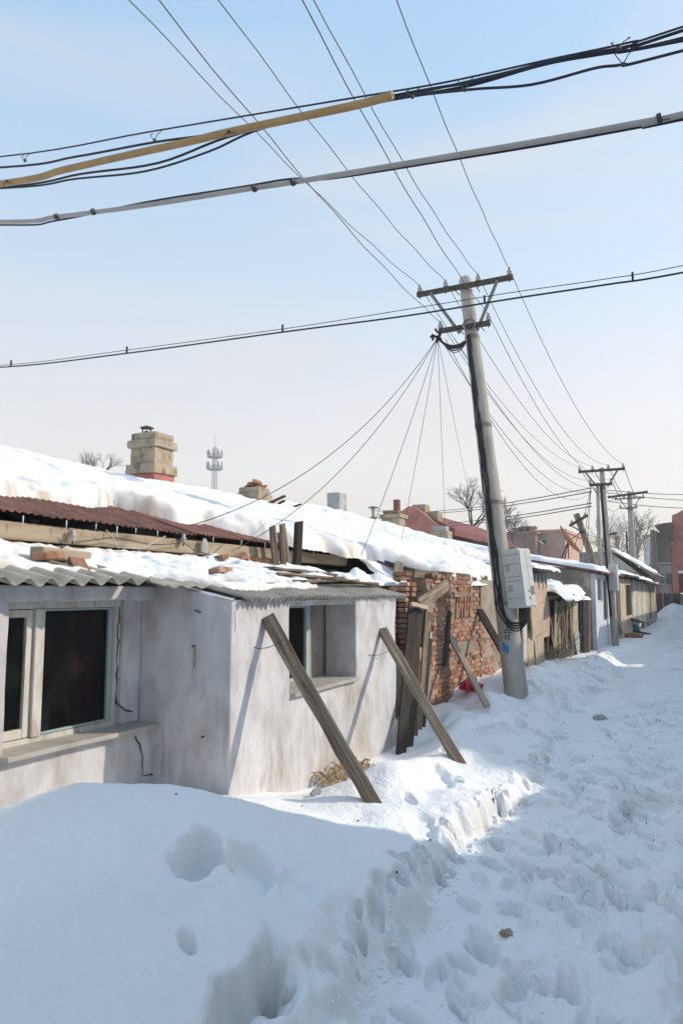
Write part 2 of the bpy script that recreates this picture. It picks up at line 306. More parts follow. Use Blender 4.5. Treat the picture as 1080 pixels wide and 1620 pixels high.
def ground_z(X, Y, fine=True):
    X = np.atleast_1d(np.asarray(X, float)); Y = np.atleast_1d(np.asarray(Y, float))
    Xt = np.interp(Y, TY, TX) + .13 * fbm(Y * 1.9, Y * 0 + 3, 3, 5) * (Y < 40) + .07 * fbm(X * 5, Y * 5, 3, 9) + .045 * np.abs(fbm(Y * 8, X * 4, 2, 19)) * ((Y > 3) & (Y < 10))
    s = Xt - X
    Hs = np.interp(Y, [0, 3, 4.5, 5.1, 5.6, 6.4, 8, 9.5, 10.5, 12, 20, 30, 50, 70], [.22, .20, .25, .32, .30, .16, .17, .20, .22, .28, .28, .2, .1, 0])
    soft = np.interp(Y, [0, 3, 4, 7, 9, 30], [.16, .12, .05, .05, .35, 1.0])
    b = Hs * (.62 * sstep(0, soft, s) + .38 * sstep(.08, .85, s)) * (1 + .5 * fbm(X * 1.7, Y * 1.3, 3, 31))
    Xw = np.interp(Y, [0, 4.4, 4.6, 7.6, 8.0, 9.5, 14, 20, 25, 40], [-3.85, -3.85, -3.15, -3.15, -3.3, -3.35, -3.3, -2.75, -2.6, -2.6])
    hb = np.interp(Y, [0, 3, 4.5, 5.1, 5.7, 7.6, 8.3, 9.2, 10.5, 13, 20, 30], [.2, .2, .20, .10, -.06, -.06, .0, .08, .20, .24, .20, .1])
    b = b + (hb - b) * sstep(Xw + .95, Xw + .12, X)
    lump = sstep(7, 8.5, Y) * sstep(18, 13, Y)
    b = b + s.clip(0, .6) / .6 * lump * (.30 * np.abs(fbm(X * 1.5, Y * 1.1, 3, 37)) - .03) + .10 * np.exp(-((X + 2.72) / .20) ** 2 - ((Y - 9.75) / .38) ** 2) + .09 * np.exp(-((X + 2.1) / .25) ** 2 - ((Y - 10.9) / .5) ** 2)
    A = np.interp(Y, [-2, 0, .6, 1.2, 1.8, 2.24, 2.6, 3.0, 3.5, 4.15, 4.8, 5.3], [.2, .38, .44, .48, .53, .595, .68, .70, .575, .345, .12, 0])
    A = A - .02 + .03 * fbm(X * .9, Y * .9, 2, 77)
    dx = X + 2.78; g = np.where(dx > 0, np.exp(-(np.abs(dx) / 1.16) ** 2.3), np.exp(-(dx / 1.25) ** 2))
    m = A * g; e = -1.50 + .06 * fbm(Y * 2.5, X * 0, 3, 4) - .14 * np.clip(Y - 2.0, 0, 1.2)
    m = m * (1 - .6 * sstep(e - .02, e + .22, X) * sstep(3.6, 2.9, Y))
    k = .06; h = np.maximum(b, m) + k * np.exp(-np.abs(b - m) / k) * .35
    bankw = sstep(-.05, .15, s)
    road = .035 * fbm(X * 1.1, Y * .6, 4, 21) + .035 * sstep(-.42, -.25, X) * sstep(-.02, -.2, X) * (Y < 14)
    h = h * bankw + road * (1 - .7 * sstep(0, .5, s))
    if fine:
        rut = X + .30 + .06 * np.sin(Y * .9) + .05 * fbm(Y * 1.5, X * 0, 2, 23)
        h = h + .05 * np.exp(-(rut / .09) ** 2) * (Y < 20) * (1 + fbm(X * 8, Y * 8, 2, 27)) - .03 * sstep(.08, .2, rut) * (Y < 40) + .012 * sstep(.1, .2, rut) * np.sin(Y * 52 + X * 30) * (np.abs(rut - .3) < .12) * (Y < 9)
        near = np.clip(14 / np.maximum(Y, 1), 0, 1)
        tr = sstep(-1.25, -.9, X + .15 * fbm(X * .8, Y * .5, 2, 8)) * sstep(.4, .1, np.abs(X + .55) - .35) * (Y < 60)
        h = h + tr * (.05 * (.25 - np.abs(fbm(X * 7, Y * 5.5, 4, 41))) - .02 * fbm(X * 2.6, Y * 1.8, 3, 43)) * np.interp(Y, [2, 8, 30], [.8, 1.2, 2])
        edge = np.exp(-((s - .08) / .16) ** 2) * (Y < 25)
        h = h - edge * .05 * np.abs(fbm(X * 6, Y * 6, 4, 51)) + edge * .022 * fbm(X * 20, Y * 20, 3, 52)
        c = X - np.interp(Y, CLY, CLX) + .03 * fbm(Y * 9, X * 2, 3, 57)
        h = h - .17 * sstep(0, .035, c) * sstep(.22, .09, c) * sstep(1.6, 1.8, Y) * sstep(2.78, 2.62, Y) * (1 + .5 * fbm(X * 14, Y * 9, 3, 58))
        h = h + .012 * fbm(X * 3.2, Y * 3.2, 3, 61) * bankw + .007 * fbm(X * 14, Y * 14, 4, 62)
        for D, rim in ((DENTS, .25), (HOLES, .06)):
            for x, y, rx, ry, an, dp in D:
                R0 = max(rx, ry) * 1.7
                w = np.nonzero((np.abs(X - x) < R0) & (np.abs(Y - y) < R0))[0]
                if not len(w): continue
                u = X[w] - x; v = Y[w] - y; ca, sa = math.cos(an), math.sin(an)
                p = (u * ca + v * sa) / rx; r = (-u * sa + v * ca) / ry
                q = np.sqrt(p * p + r * r) * (1 + .35 * vnoise(X[w] * 14, Y[w] * 14, 91))
                h[w] += -1.35 * dp * sstep(1.02, .66, q) + rim * dp * np.exp(-((q - 1.2) / .22) ** 2)
    # lump of ploughed snow closing the lane
    pile = .80 * np.exp(-((Y - 47) / 2.2) ** 2) * sstep(-3.6, -2.0, X) * (1 + .5 * fbm(X * .6, Y * .6, 4, 71))
    h = h + np.where(Y > 35, pile, 0)
    h = np.where((X > .9), np.minimum(h, .05), h)
    return h
def ground_hit(px, py):
    d = ray(px, py); t = np.arange(1.5, 40, .01); z = ground_z(d.x * t, d.y * t, False); i = int(np.nonzero(EYE + d.z * t < z)[0][0]); return Vector((d.x * t[i], d.y * t[i], float(z[i])))
def gz(x, y): return float(ground_z(x, y)[0])

def build_ground():
    rs = [0.35]
    while rs[-1] < 60: rs.append(rs[-1] * 1.0042 + (.03 if rs[-1] < 1.2 else 0))
    while rs[-1] < 330: rs.append(rs[-1] * 1.09)
    fine = np.radians(np.arange(-3, 57, .105)); coarse = np.radians(np.arange(57, 357, 3.0))
    an = np.concatenate([fine, coarse]); nr, na = len(rs), len(an)
    rr, aa = np.meshgrid(np.array(rs), an, indexing='ij')
    X = (-rr * np.sin(aa)).ravel(); Y = (rr * np.cos(aa)).ravel(); Z = ground_z(X, Y)
    Z[np.hypot(X, Y) > 75] = 0
    vs = np.stack([X, Y, Z], 1); vs = np.vstack([vs, [[0, 0, 0]]])
    i = np.arange(nr - 1)[:, None] * na; j = np.arange(na)[None, :]; jn = (j + 1) % na
    q = np.stack([i + j, i + jn, i + na + jn, i + na + j], 2).reshape(-1, 4)[:, ::-1]
    tri = np.stack([np.full(na, len(vs) - 1), jn[0], j[0]], 1)[:, ::-1]
    me = bpy.data.meshes.new('snow_ground'); me.vertices.add(len(vs)); me.vertices.foreach_set('co', vs.ravel())
    nl = len(q) * 4 + len(tri) * 3; me.loops.add(nl); me.loops.foreach_set('vertex_index', np.concatenate([q.ravel(), tri.ravel()]))
    me.polygons.add(len(q) + len(tri)); st = np.concatenate([np.arange(len(q)) * 4, len(q) * 4 + np.arange(len(tri)) * 3])
    me.polygons.foreach_set('loop_start', st); me.polygons.foreach_set('use_smooth', np.ones(len(st), bool)); me.update(calc_edges=True)
    # grime: trampled strip, far lane
    d = np.clip((fbm(vs[:, 0] * 1.3, vs[:, 1] * .9, 4, 15) - .2) * 1.4, 0, .4) * sstep(-1.6, -1.0, vs[:, 0]) + np.interp(vs[:, 1], [10, 22, 45, 60], [0, .22, .4, .5]) * (.5 + fbm(vs[:, 0] * 2, vs[:, 1] * 1.2, 3, 6)) * sstep(-2.2, -1.6, vs[:, 0])
    # old grimy layers laid bare where the bank has broken away; the dirt on the ploughed end heap also stands in for shade
    x_, y_ = vs[:, 0], vs[:, 1]; sd = np.interp(y_, TY, TX) - x_; c_ = x_ - np.interp(y_, CLY, CLX)
    gzx = ground_z(x_ + .03, y_) - ground_z(x_ - .03, y_)
    steep = sstep(.030, .075, np.abs(gzx)) * (y_ > 1) * (y_ < 26)
    d = d + steep * (.28 * np.exp(-((sd - .05) / .22) ** 2) + .5 * ((c_ > -.05) & (c_ < .2) & (y_ < 2.8))) * (.6 + fbm(x_ * 7, y_ * 7, 3, 99))
    d = d + .55 * np.exp(-((y_ - 46) / 3.5) ** 2) * (.7 + .9 * fbm(x_ * 1.5, y_ * 1.5, 4, 98))
    a = me.attributes.new('dirt', 'FLOAT', 'POINT'); a.data.foreach_set('value', np.clip(d, 0, .8).astype(np.float32))
    me.materials.append(GROUND); o = bpy.data.objects.new('snow_ground', me); COL.objects.link(o); o['kind'] = 'structure'
build_ground()

def snow_patch(name, label, f_top, f_in, xr, yr, st, group=None, dirt=None, T=.12, w=.14, seed=0, m=SNOW, lump=.5):
    """a slab of lying snow: f_top(x,y) = surface it lies on, f_in(x,y) = signed distance inside its outline (metres)"""
    xs = np.arange(xr[0], xr[1] + st[0] / 2, st[0]); ys = np.arange(yr[0], yr[1] + st[1] / 2, st[1])
    X, Y = np.meshgrid(xs, ys, indexing='ij'); d = f_in(X, Y)
    base = f_top(X, Y); t = np.where(d > 0, np.clip(d / w, 0, 1) ** .45, 0)
    n = fbm(X * 3.1, Y * 3.1, 4, seed); n2 = fbm(X * 11, Y * 11, 3, seed + 3)
    edge = np.exp(-np.maximum(d, 0) / (w * 1.8))
    th = T * t * (1 + lump * n * .8 + edge * (lump * 1.4 * n + .7 * lump * n2))
    Z = base + np.where(d > 0, np.maximum(th, .004), -.03)
    gx = np.gradient(d, st[0], axis=0); gy = np.gradient(d, st[1], axis=1); g2 = np.maximum(gx * gx + gy * gy, .3)
    out = (d <= 0) & (d > -max(st) * 3.5)
    X = np.where(out, X - np.clip(gx * d / g2, -4 * st[0], 4 * st[0]), X); Y = np.where(out, Y - np.clip(gy * d / g2, -4 * st[1], 4 * st[1]), Y)
    ok = (d > -max(st) * 3.2)
    idx = -np.ones(X.shape, int); idx[ok] = np.arange(ok.sum())
    a, b, c, e = idx[:-1, :-1], idx[1:, :-1], idx[1:, 1:], idx[:-1, 1:]
    fm = (a >= 0) & (b >= 0) & (c >= 0) & (e >= 0); fm &= (d[:-1, :-1] > 0) | (d[1:, 1:] > 0) | (d[1:, :-1] > 0) | (d[:-1, 1:] > 0)
    q = np.stack([a[fm], b[fm], c[fm], e[fm]], 1)
    me = bpy.data.meshes.new(name); v = np.stack([X[ok], Y[ok], Z[ok]], 1)
    me.from_pydata(v.tolist(), [], q.tolist())
    me.polygons.foreach_set('use_smooth', [True] * len(me.polygons))
    at = me.attributes.new('dirt', 'FLOAT', 'POINT')
    at.data.foreach_set('value', (np.clip((dirt(X, Y, d) if dirt else X * 0)[ok], 0, 1)).astype(np.float32))
    me.materials.append(m); o = bpy.data.objects.new(name, me); COL.objects.link(o)
    return tag(o, label, 'snow', group, 'stuff')

def wall_panel(name, m, parent, axis, at, thick, u0, u1, z0, z1, holes=(), ztop=None, step=.22, seed=0, amp=.006, bevel=.012, path=None):
    """plastered wall: axis 'x' stands at x=at and runs along y; thickness goes to smaller x (axis 'y': to larger y). Openings get reveals."""
    def cuts(a, b, hs):
        s = sorted({round(a, 4), round(b, 4)} | {round(h, 4) for h in hs if a < h < b}); o = []
        for p, q in zip(s, s[1:]):
            n = max(1, int((q - p) / step)); o += [p + (q - p) * i / n for i in range(n)]
        return o + [s[-1]]
    corners = []
    if path:            # the wall follows a plan polyline; u is the length along it, the inside lies to its left
        PP = [Vector(p) for p in path]; seg = [(b - a).length for a, b in zip(PP, PP[1:])]; cum = [0]
        for q in seg: cum.append(cum[-1] + q)
        u0, u1 = 0, cum[-1]; corners = cum[1:-1]
        dirs = [(b - a).normalized() for a, b in zip(PP, PP[1:])]; nrm = [Vector((-d.y, d.x)) for d in dirs]
        def plan(u, off):
            for i, c in enumerate(cum):
                if abs(u - c) < 1e-4 and 0 < i < len(cum) - 1:
                    m_ = (nrm[i - 1] + nrm[i]); m_ = m_ / m_.dot(nrm[i]); return PP[i] + m_ * off
            i = max(0, min(len(seg) - 1, sum(1 for c in cum[1:] if u > c))); return PP[i] + dirs[i] * (u - cum[i]) + nrm[i] * off
    us = cuts(u0, u1, [h[i] for h in holes for i in (0, 1)] + corners); zs = cuts(z0, z1, [h[i] for h in holes for i in (2, 3)])
    zb = max([h[3] for h in holes] + [z0]); bm = bmesh.new(); V = {}
    def vert(i, j, k):
        if (i, j, k) not in V:
            u, z = us[i], zs[j]
            if ztop and z > zb: z = zb + (z - zb) * (ztop(u) - zb) / (z1 - zb)
            off = amp * 2.4 * float(fbm(np.array([u * 2.3]), np.array([z * 2.3]), 4, seed, .65)[0]) - k * thick
            if path: q = plan(u, -off); V[i, j, k] = bm.verts.new((q.x, q.y, z))
            else: V[i, j, k] = bm.verts.new((at + off, u, z) if axis == 'x' else (u, at - off, z))
        return V[i, j, k]
    def solid(i, j):
        if not (0 <= i < len(us) - 1 and 0 <= j < len(zs) - 1): return False
        cu, cz = (us[i] + us[i + 1]) / 2, (zs[j] + zs[j + 1]) / 2
        return not any(h[0] < cu < h[1] and h[2] < cz < h[3] for h in holes)
    for i in range(len(us) - 1):
        for j in range(len(zs) - 1):
            if not solid(i, j): continue
            for k in (0, 1): bm.faces.new([vert(i, j, k), vert(i + 1, j, k), vert(i + 1, j + 1, k), vert(i, j + 1, k)])
            for di, dj, p, q in ((-1, 0, (i, j), (i, j + 1)), (1, 0, (i + 1, j), (i + 1, j + 1)), (0, -1, (i, j), (i + 1, j)), (0, 1, (i, j + 1), (i + 1, j + 1))):
                if not solid(i + di, j + dj): bm.faces.new([vert(*p, 0), vert(*q, 0), vert(*q, 1), vert(*p, 1)])
    bmesh.ops.recalc_face_normals(bm, faces=bm.faces)
    me = bpy.data.meshes.new(name); bm.to_mesh(me); bm.free(); me.materials.append(m)
    o = bpy.data.objects.new(name, me); COL.objects.link(o); adopt(o, parent)
    if bevel:
        b = o.modifiers.new('bevel', 'BEVEL'); b.width = bevel; b.segments = 2; b.limit_method = 'ANGLE'; b.angle_limit = R(50)
    return o

def corrugated(name, m, parent, P, ulen, vlen, du, dv, pitch_, amp, thick=.006, seed=0, per=8, curl=.0):
    """sheet of ulen (across the waves, direction du) by vlen (along the waves, direction dv) from corner P"""
    q = random.Random(seed); du = Vector(du).normalized(); dv = Vector(dv).normalized(); nn = du.cross(dv).normalized()
    if nn.z < 0: nn = -nn
    nu = int(ulen / pitch_ * per); nv = max(4, int(vlen / .18)); vs = []; fs = []
    tip = [q.uniform(-.02, .02) for _ in range(nu + 1)]
    for side in (0, 1):
        for i in range(nu + 1):
            for j in range(nv + 1):
                u = ulen * i / nu; v = vlen * j / nv
                if j == 0: v += .5 * tip[i // per * 1 if i // per < len(tip) else 0]
                h = amp * math.sin(2 * math.pi * u / pitch_) + .006 * math.sin(u * 5 + seed) * (1 - j / nv) + curl * (1 - j / nv) ** 3 * math.sin(u * 3.1 + seed)
                vs.append(Vector(P) + du * u + dv * v + nn * (h - side * thick))
    K = (nu + 1) * (nv + 1); g = lambda s, i, j: s * K + i * (nv + 1) + j
    for i in range(nu):
        for j in range(nv):
            fs.append((g(0, i, j), g(0, i + 1, j), g(0, i + 1, j + 1), g(0, i, j + 1))); fs.append((g(1, i, j), g(1, i, j + 1), g(1, i + 1, j + 1), g(1, i + 1, j)))
        fs.append((g(0, i, 0), g(1, i, 0), g(1, i + 1, 0), g(0, i + 1, 0))); fs.append((g(0, i, nv), g(0, i + 1, nv), g(1, i + 1, nv), g(1, i, nv)))
    for j in range(nv):
        fs.append((g(0, 0, j), g(0, 0, j + 1), g(1, 0, j + 1), g(1, 0, j))); fs.append((g(0, nu, j), g(1, nu, j), g(1, nu, j + 1), g(0, nu, j + 1)))
    mb = MB(); mb.add(vs, fs); return mb.build(name, m, parent, smooth=True)
# ------------------------------------------------------------------ the whitewashed annex in front
ROOFS = .215
def annex_roof(x): return 1.60 + ROOFS * (-3.1 - x)
AN = thing('whitewashed_annex', 'low whitewashed annex with a recessed window bay and projecting box under corrugated roof', 'house', (-3.6, 4.5, 0))
WX, BX = -3.85, -3.148
wall_panel('wall', PLASTER, AN, 'x', WX, .22, .2, 4.56, -.35, 1.70, [(3.19, 4.56, .655, 1.60)], seed=1, step=.12)
_off = 4.66 + BX - .0 if False else (BX + 4.65) - 4.53     # length along the box wall minus y on its front
wall_panel('wall', PLASTER, AN, 'p', 0, .345, 0, 1, -.4, 1.9, [(5.37 + _off, 6.655 + _off, .825, 1.57)], seed=2, step=.12, bevel=.015,
           path=[(-4.65, 4.53), (BX, 4.53), (BX, 7.68), (-4.65, 7.68)], ztop=lambda u: annex_roof(-4.65 + u if u < BX + 4.65 else (BX if u < BX + 4.65 + 3.15 else BX - (u - BX - 4.65 - 3.15))) - .012)
wall_panel('plaster_strip', PLASTER_OLD, AN, 'x', -3.506, .08, 6.30, 6.70, .80, 1.60, seed=8, bevel=0)
# lintels
plank('lintel', (WX - .12, 3.1, 1.645), (WX - .12, 4.52, 1.645), .10, .10, FRAME_WHITE, AN, face=(0, 0, 1), seed=4)
MB().box((-3.62, 5.37, 1.54), (BX - .03, 6.655, 1.60)).build('lintel', PLASTER, AN, bevel=.008)
# sills
sl = plank('sill', (-3.92, 3.12, .662), (-3.92, 4.525, .655), .29, .032, STONE, AN, face=(0, 0, 1), seed=9, rough=.01, wave=.002)
plank('sill', (-3.31, 5.33, .812), (-3.31, 6.64, .822), .42, .03, STONE, AN, face=(0, 0, 1), seed=10, rough=.01, wave=.002)

def rails(name, X, ys, zs, d, m, parent): # one frame of four members on the plane x=X
    y0, y1, w0, w1 = ys; z0, z1, b, t = zs
    mb = MB()
    mb.box((X - d, y0, z0), (X, y0 + w0, z1)).box((X - d, y1 - w1, z0), (X, y1, z1))
    mb.box((X - d + .002, y0 + w0, z0), (X - .002, y1 - w1, z0 + b)).box((X - d + .002, y0 + w0, z1 - t), (X - .002, y1 - w1, z1))
    return mb.build(name, m, parent, bevel=.004)
WP = -4.02
wf = rails('window_frame', WP, (3.02, 4.33, .05, .07), (.66, 1.60, .05, .055), .09, FRAME_WHITE, AN)
MB().box((WP - .088, 3.53, .712), (WP + .012, 3.605, 1.543)).build('mullion', FRAME_WHITE, wf, bevel=.004)
sash = rails('casement', WP - .01, (3.075, 3.525, .05, .05), (.715, 1.54, .06, .05), .05, FRAME_WHITE, AN)
MB().box((WP - .04, 3.127, .777), (WP - .034, 3.473, 1.488)).build('pane', GLASS, sash)
s2 = rails('casement', WP - .005, (3.61, 4.255, .012, .035), (.713, 1.542, .016, .014), .04, FRAME_GREEN, AN)
MB().box((WP - .034, 3.623, .73), (WP - .028, 4.218, 1.527)).build('pane', GLASS, s2)
# room behind: back wall and a maroon curtain
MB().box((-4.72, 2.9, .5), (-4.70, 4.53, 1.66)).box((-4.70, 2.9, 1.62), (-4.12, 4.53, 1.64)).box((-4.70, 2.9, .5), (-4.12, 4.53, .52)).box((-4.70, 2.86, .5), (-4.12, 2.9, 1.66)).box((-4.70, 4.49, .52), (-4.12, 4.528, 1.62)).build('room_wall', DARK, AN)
wall_panel('plaster_strip', PLASTER, AN, 'x', WP + .03, .14, 4.335, 4.525, .67, 1.60, seed=12, bevel=.01)
cv = MB(); nn = 26
vs = [(-4.10 + .014 * math.sin(i * 1.9), 3.90 + .26 * i / nn, z) for z in (.72, 1.54) for i in range(nn + 1)]
cv.add(vs, [(i, i + 1, nn + 2 + i, nn + 1 + i) for i in range(nn)]); cv.build('curtain', CURTAIN, AN, smooth=True)
# box window: frame and pane
f2 = rails('window_frame', -3.50, (5.37, 6.36, .04, .075), (.83, 1.545, .035, .035), .06, FRAME_GREEN, AN)
MB().box((-3.535, 5.41, .866), (-3.529, 6.284, 1.509)).build('pane', GLASS, f2)
MB().box((-3.525, 5.88, .866), (-3.505, 5.91, 1.509)).build('mullion', FRAME_GREEN, f2, bevel=.003)
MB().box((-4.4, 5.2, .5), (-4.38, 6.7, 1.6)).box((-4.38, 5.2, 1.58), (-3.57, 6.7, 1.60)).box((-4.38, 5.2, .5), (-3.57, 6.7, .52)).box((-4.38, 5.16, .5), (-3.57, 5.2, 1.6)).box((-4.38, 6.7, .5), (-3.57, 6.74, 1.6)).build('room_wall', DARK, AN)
MB().box((-3.66, 6.0, .6), (-3.64, 6.28, 1.56)).build('curtain', BEIGE, AN)
# cracks: open splits in the plaster
def crack(pts, w, nrm, parent, seed=0):
    q = random.Random(seed); n = Vector(nrm); P = []
    for a, b in zip(pts, pts[1:]):
        a = Vector(a); b = Vector(b); k = max(2, int((b - a).length / .035))
        for i in range(k): P.append(a.lerp(b, i / k) + Vector((q.uniform(-1, 1), q.uniform(-1, 1), q.uniform(-1, 1))) * .008)
    P.append(Vector(pts[-1])); vs = []; 
    for i, p in enumerate(P):
        t = (P[min(i + 1, len(P) - 1)] - P[max(0, i - 1)]).normalized(); s = t.cross(n).normalized() * w * q.uniform(.35, 1.1)
        p = p - n * (p - P[0]).dot(n)
        vs += [p - s, p + s]
    mb = MB(); mb.add(vs, [(2 * i, 2 * i + 1, 2 * i + 3, 2 * i + 2) for i in range(len(P) - 1)]); return mb.build('crack', CRACK, parent)
crack([onX(190, 960, WP + .042), onX(186, 1060, WP + .042), onX(184, 1115, WP + .042)], .009, (1, 0, 0), AN, 1)
crack([onY(219, 935, 4.508), onY(217, 1000, 4.508), onY(212, 1085, 4.508), onY(209, 1125, 4.508)], .008, (0, -1, 0), AN, 2)
crack([onX(184, 1108, WP + .042), onX(198, 1124, WP + .042), onX(210, 1126, WP + .042)], .006, (1, 0, 0), AN, 3)
crack([onX(216, 1165, WX + .014), onX(226, 1190, WX + .014), onX(227, 1226, WX + .014), onX(240, 1226, WX + .014), onX(252, 1229, WX + .014)], .006, (1, 0, 0), AN, 4)
crack([onX(528, 952, -3.488), onX(525, 1000, -3.488), onX(524, 1066, -3.488)], .007, (1, 0, 0), AN, 5)
crack([onY(372, 962, 4.50), onY(371, 1000, 4.50)], .003, (0, -1, 0), AN, 6)
# roof: board deck, rafters' ends and corrugated sheets
MB().prism([(-3.98, .2, annex_roof(-3.98) - .02), (-4.75, .2, annex_roof(-4.75) - .02), (-4.75, 4.6, annex_roof(-4.75) - .02), (-3.98, 4.6, annex_roof(-3.98) - .02)], (0, 0, -.04)).build('roof_deck', WOOD_DARK, AN)
MB().prism([(-3.30, 4.602, annex_roof(-3.30) - .03), (-4.75, 4.602, annex_roof(-4.75) - .03), (-4.75, 7.75, annex_roof(-4.75) - .03), (-3.30, 7.75, annex_roof(-3.30) - .03)], (0, 0, -.03)).build('roof_deck', WOOD_DARK, AN)
dv = (-1, 0, ROOFS)
corrugated('roof_sheet', ASB, AN, (-3.60, 2.55, annex_roof(-3.60) + .012), 1.62, 1.0, (0, 1, .008), dv, .170, .026, .008, 1)
corrugated('roof_sheet', ASB, AN, (-3.63, 1.2, annex_roof(-3.63) - .008), 1.50, 1.0, (0, 1, .0), dv, .170, .026, .008, 2)
corrugated('roof_sheet', ASB, AN, (-3.52, 4.22, annex_roof(-3.52) + .02), .40, .8, (.35, 1, -.05), dv, .12, .010, .008, 5)
corrugated('roof_sheet', ASB, AN, (-3.06, 4.62, annex_roof(-3.06) + .018), 1.72, 1.2, (0, 1, .004), dv, .066, .017, .004, 3)
corrugated('roof_sheet', ASB, AN, (-3.09, 6.30, annex_roof(-3.09) + .010), 1.62, 1.2, (0, 1, .006), dv, .066, .017, .004, 4)
# a nail stain and nail stubs on the shaded return wall
for px, py, ln in ((308, 1022, .16), (323, 1165, .0), (312, 966, 0), (317, 968, 0)):
    p = onY(px, py, 4.518); MB().tube([p, p + Vector((0, -.03, 0))], .007, 6).build('nail', STEEL, AN)
    if ln: MB().box((p.x - .006, 4.512, p.z - ln), (p.x + .006, 4.516, p.z)).build('rust_stain', CHIM, AN)

# snow on the annex roof
def an_in(X, Y):
    nz = .20 * fbm(Y * 1.2, X * 0 + 1.5, 3, 11) + .09 * fbm(Y * 4.5, X * 2, 3, 12)
    xf = np.interp(Y, [0, 3.2, 3.8, 4.4, 4.8, 5.3, 6.2, 6.6, 7.0, 7.8], [-3.90, -4.0, -3.92, -3.82, -3.40, -3.30, -3.32, -3.58, -3.8, -3.95]) + nz * .8
    d = np.minimum(np.minimum(xf - X, X + 4.80 + .1 * fbm(Y * 3, X * 0, 3, 8)), np.minimum(Y - .6, 7.95 - Y))
    # bare places where stones, a block and the sheet ribs show
    for (x, y, a, b) in ((-4.13, 3.72, .17, .22), (-3.98, 4.1, .06, .16), (-3.75, 5.2, .05, .09), (-4.3, 5.6, .08, .2), (-3.62, 6.3, .1, .22), (-4.2, 6.9, .1, .3), (-3.95, 6.75, .06, .2), (-4.02, 2.9, .05, .2), (-4.22, 3.2, .05, .1), (-4.05, 4.45, .06, .16), (-3.5, 4.95, .06, .14), (-3.52, 5.75, .07, .2), (-3.9, 5.9, .05, .13), (-4.5, 4.9, .05, .18), (-4.4, 6.1, .06, .16), (-3.62, 5.5, .04, .1)):
        d = np.minimum(d, (np.sqrt(((X - x) / a) ** 2 + ((Y - y) / b) ** 2) - 1) * min(a, b) + .05 * fbm(X * 9, Y * 9, 2, 33))
    return d
snow_patch('roof_snow', 'thin lumpy snow melting off the low corrugated annex roof', lambda X, Y: annex_roof(X) + .028, an_in, (-4.95, -3.0), (.5, 8.0), (.014, .014), T=.060, w=.14, seed=4, lump=.8,
           dirt=lambda X, Y, d: np.clip(.35 * np.exp(-np.maximum(d, 0) / .03) + .9 * (fbm(X * 4, Y * 4, 3, 8) - .12) + .05, 0, .6))
def lying(name, label, cat, p0, p1, w, t, m, seed, group=None, face=(0, 0, 1)):
    return tag(plank(name, p0, p1, w, t, m, face=face, seed=seed), label, cat, group)
zr = lambda x, d=.06: annex_roof(x) + d
lying('wooden_block', 'short pale timber block lying bare on the snowy annex roof above the left window', 'timber', (-4.20, 3.68, zr(-4.20, .09)), (-4.22, 4.16, zr(-4.22, .08)), .10, .08, WOOD_PALE, 3)
def brick_mesh(seed, L=.235, H=.053, D=.112, ch=.006, j=.004):
    q = random.Random(seed); bm = bmesh.new(); bmesh.ops.create_cube(bm, size=1)
    for v in bm.verts: v.co = Vector((v.co.x * D + q.uniform(-j, j), v.co.y * L + q.uniform(-j, j), v.co.z * H + q.uniform(-j, j) * .7))
    bmesh.ops.bevel(bm, geom=list(bm.edges), offset=ch, segments=1, affect='EDGES', clamp_overlap=True)
    me = bpy.data.meshes.new('brick'); bm.to_mesh(me); bm.free(); me.materials.append(BRICK); return me
BR = [brick_mesh(i) for i in range(7)]
BRH = [brick_mesh(20 + i, L=.112, D=.11) for i in range(5)]
def brick(parent, p, rot=(0, 0, 0), me=None, name='brick'):
    o = bpy.data.objects.new(name, me or rnd.choice(BR)); COL.objects.link(o)
    o.matrix_basis = Matrix.Translation(Vector(p)) @ (Matrix.Rotation(rot[2], 4, 'Z') @ Matrix.Rotation(rot[1], 4, 'Y') @ Matrix.Rotation(rot[0], 4, 'X')); adopt(o, parent); return o
tag(brick(None, (-4.06, 3.66, zr(-4.06, .10)), (.1, .0, .25), name='loose_brick'), 'dark red brick lying against the timber block on the annex roof', 'brick', 'loose bricks on the annex roof')
tag(brick(None, (-3.96, 3.84, zr(-3.96, .04)), (.5, .1, 1.1), name='loose_brick'), 'orange broken brick half sunk in snow at the sheet edge above the left window', 'brick', 'loose bricks on the annex roof')
tag(brick(None, (-3.73, 5.2, zr(-3.73, .10)), (.0, -.2, .1), name='loose_brick'), 'flat brown brick poking through the snow in the middle of the annex roof', 'brick', 'loose bricks on the annex roof')
# old boards and sheets at the right end of the annex roof
for i, (a, b, w, px) in enumerate((((-3.62, 6.35), (-3.70, 7.75), .16, 0), ((-3.86, 6.25), (-3.82, 7.6), .20, 0), ((-4.08, 6.5), (-4.05, 7.9), .18, 0), ((-3.45, 6.7), (-3.50, 7.9), .12, 0))):
    lying('roof_board', ['grey split board nearest the eave at the right end of the annex roof', 'broad weathered board second from the eave at the right end of the annex roof',
          'broad weathered board farthest from the eave on the annex roof', 'narrow board lying on the corrugated eave right of the box window'][i], 'board',
          (a[0], a[1], zr(a[0], .055 + .02 * i)), (b[0], b[1], zr(b[0], .06)), w, .025, WOOD, 30 + i, 'old boards on the annex roof')
# icicles under the eaves
def icicles(pts, label, seed):
    q = random.Random(seed); mb = MB()
    for p in pts:
        L = q.uniform(.04, .11); mb.tube([p, Vector(p) - Vector((0, 0, L * .5)), Vector(p) - Vector((0, 0, L))], [.006, .004, .001], 5)
    return tag(mb.build('icicles', ICE, smooth=True), label, 'icicles', None, 'stuff')
icicles([(-3.06, 6.98 + i * .06, annex_roof(-3.06) + .005) for i in range(8)], 'small icicles hanging from the corrugated eave at the right end of the annex', 3)

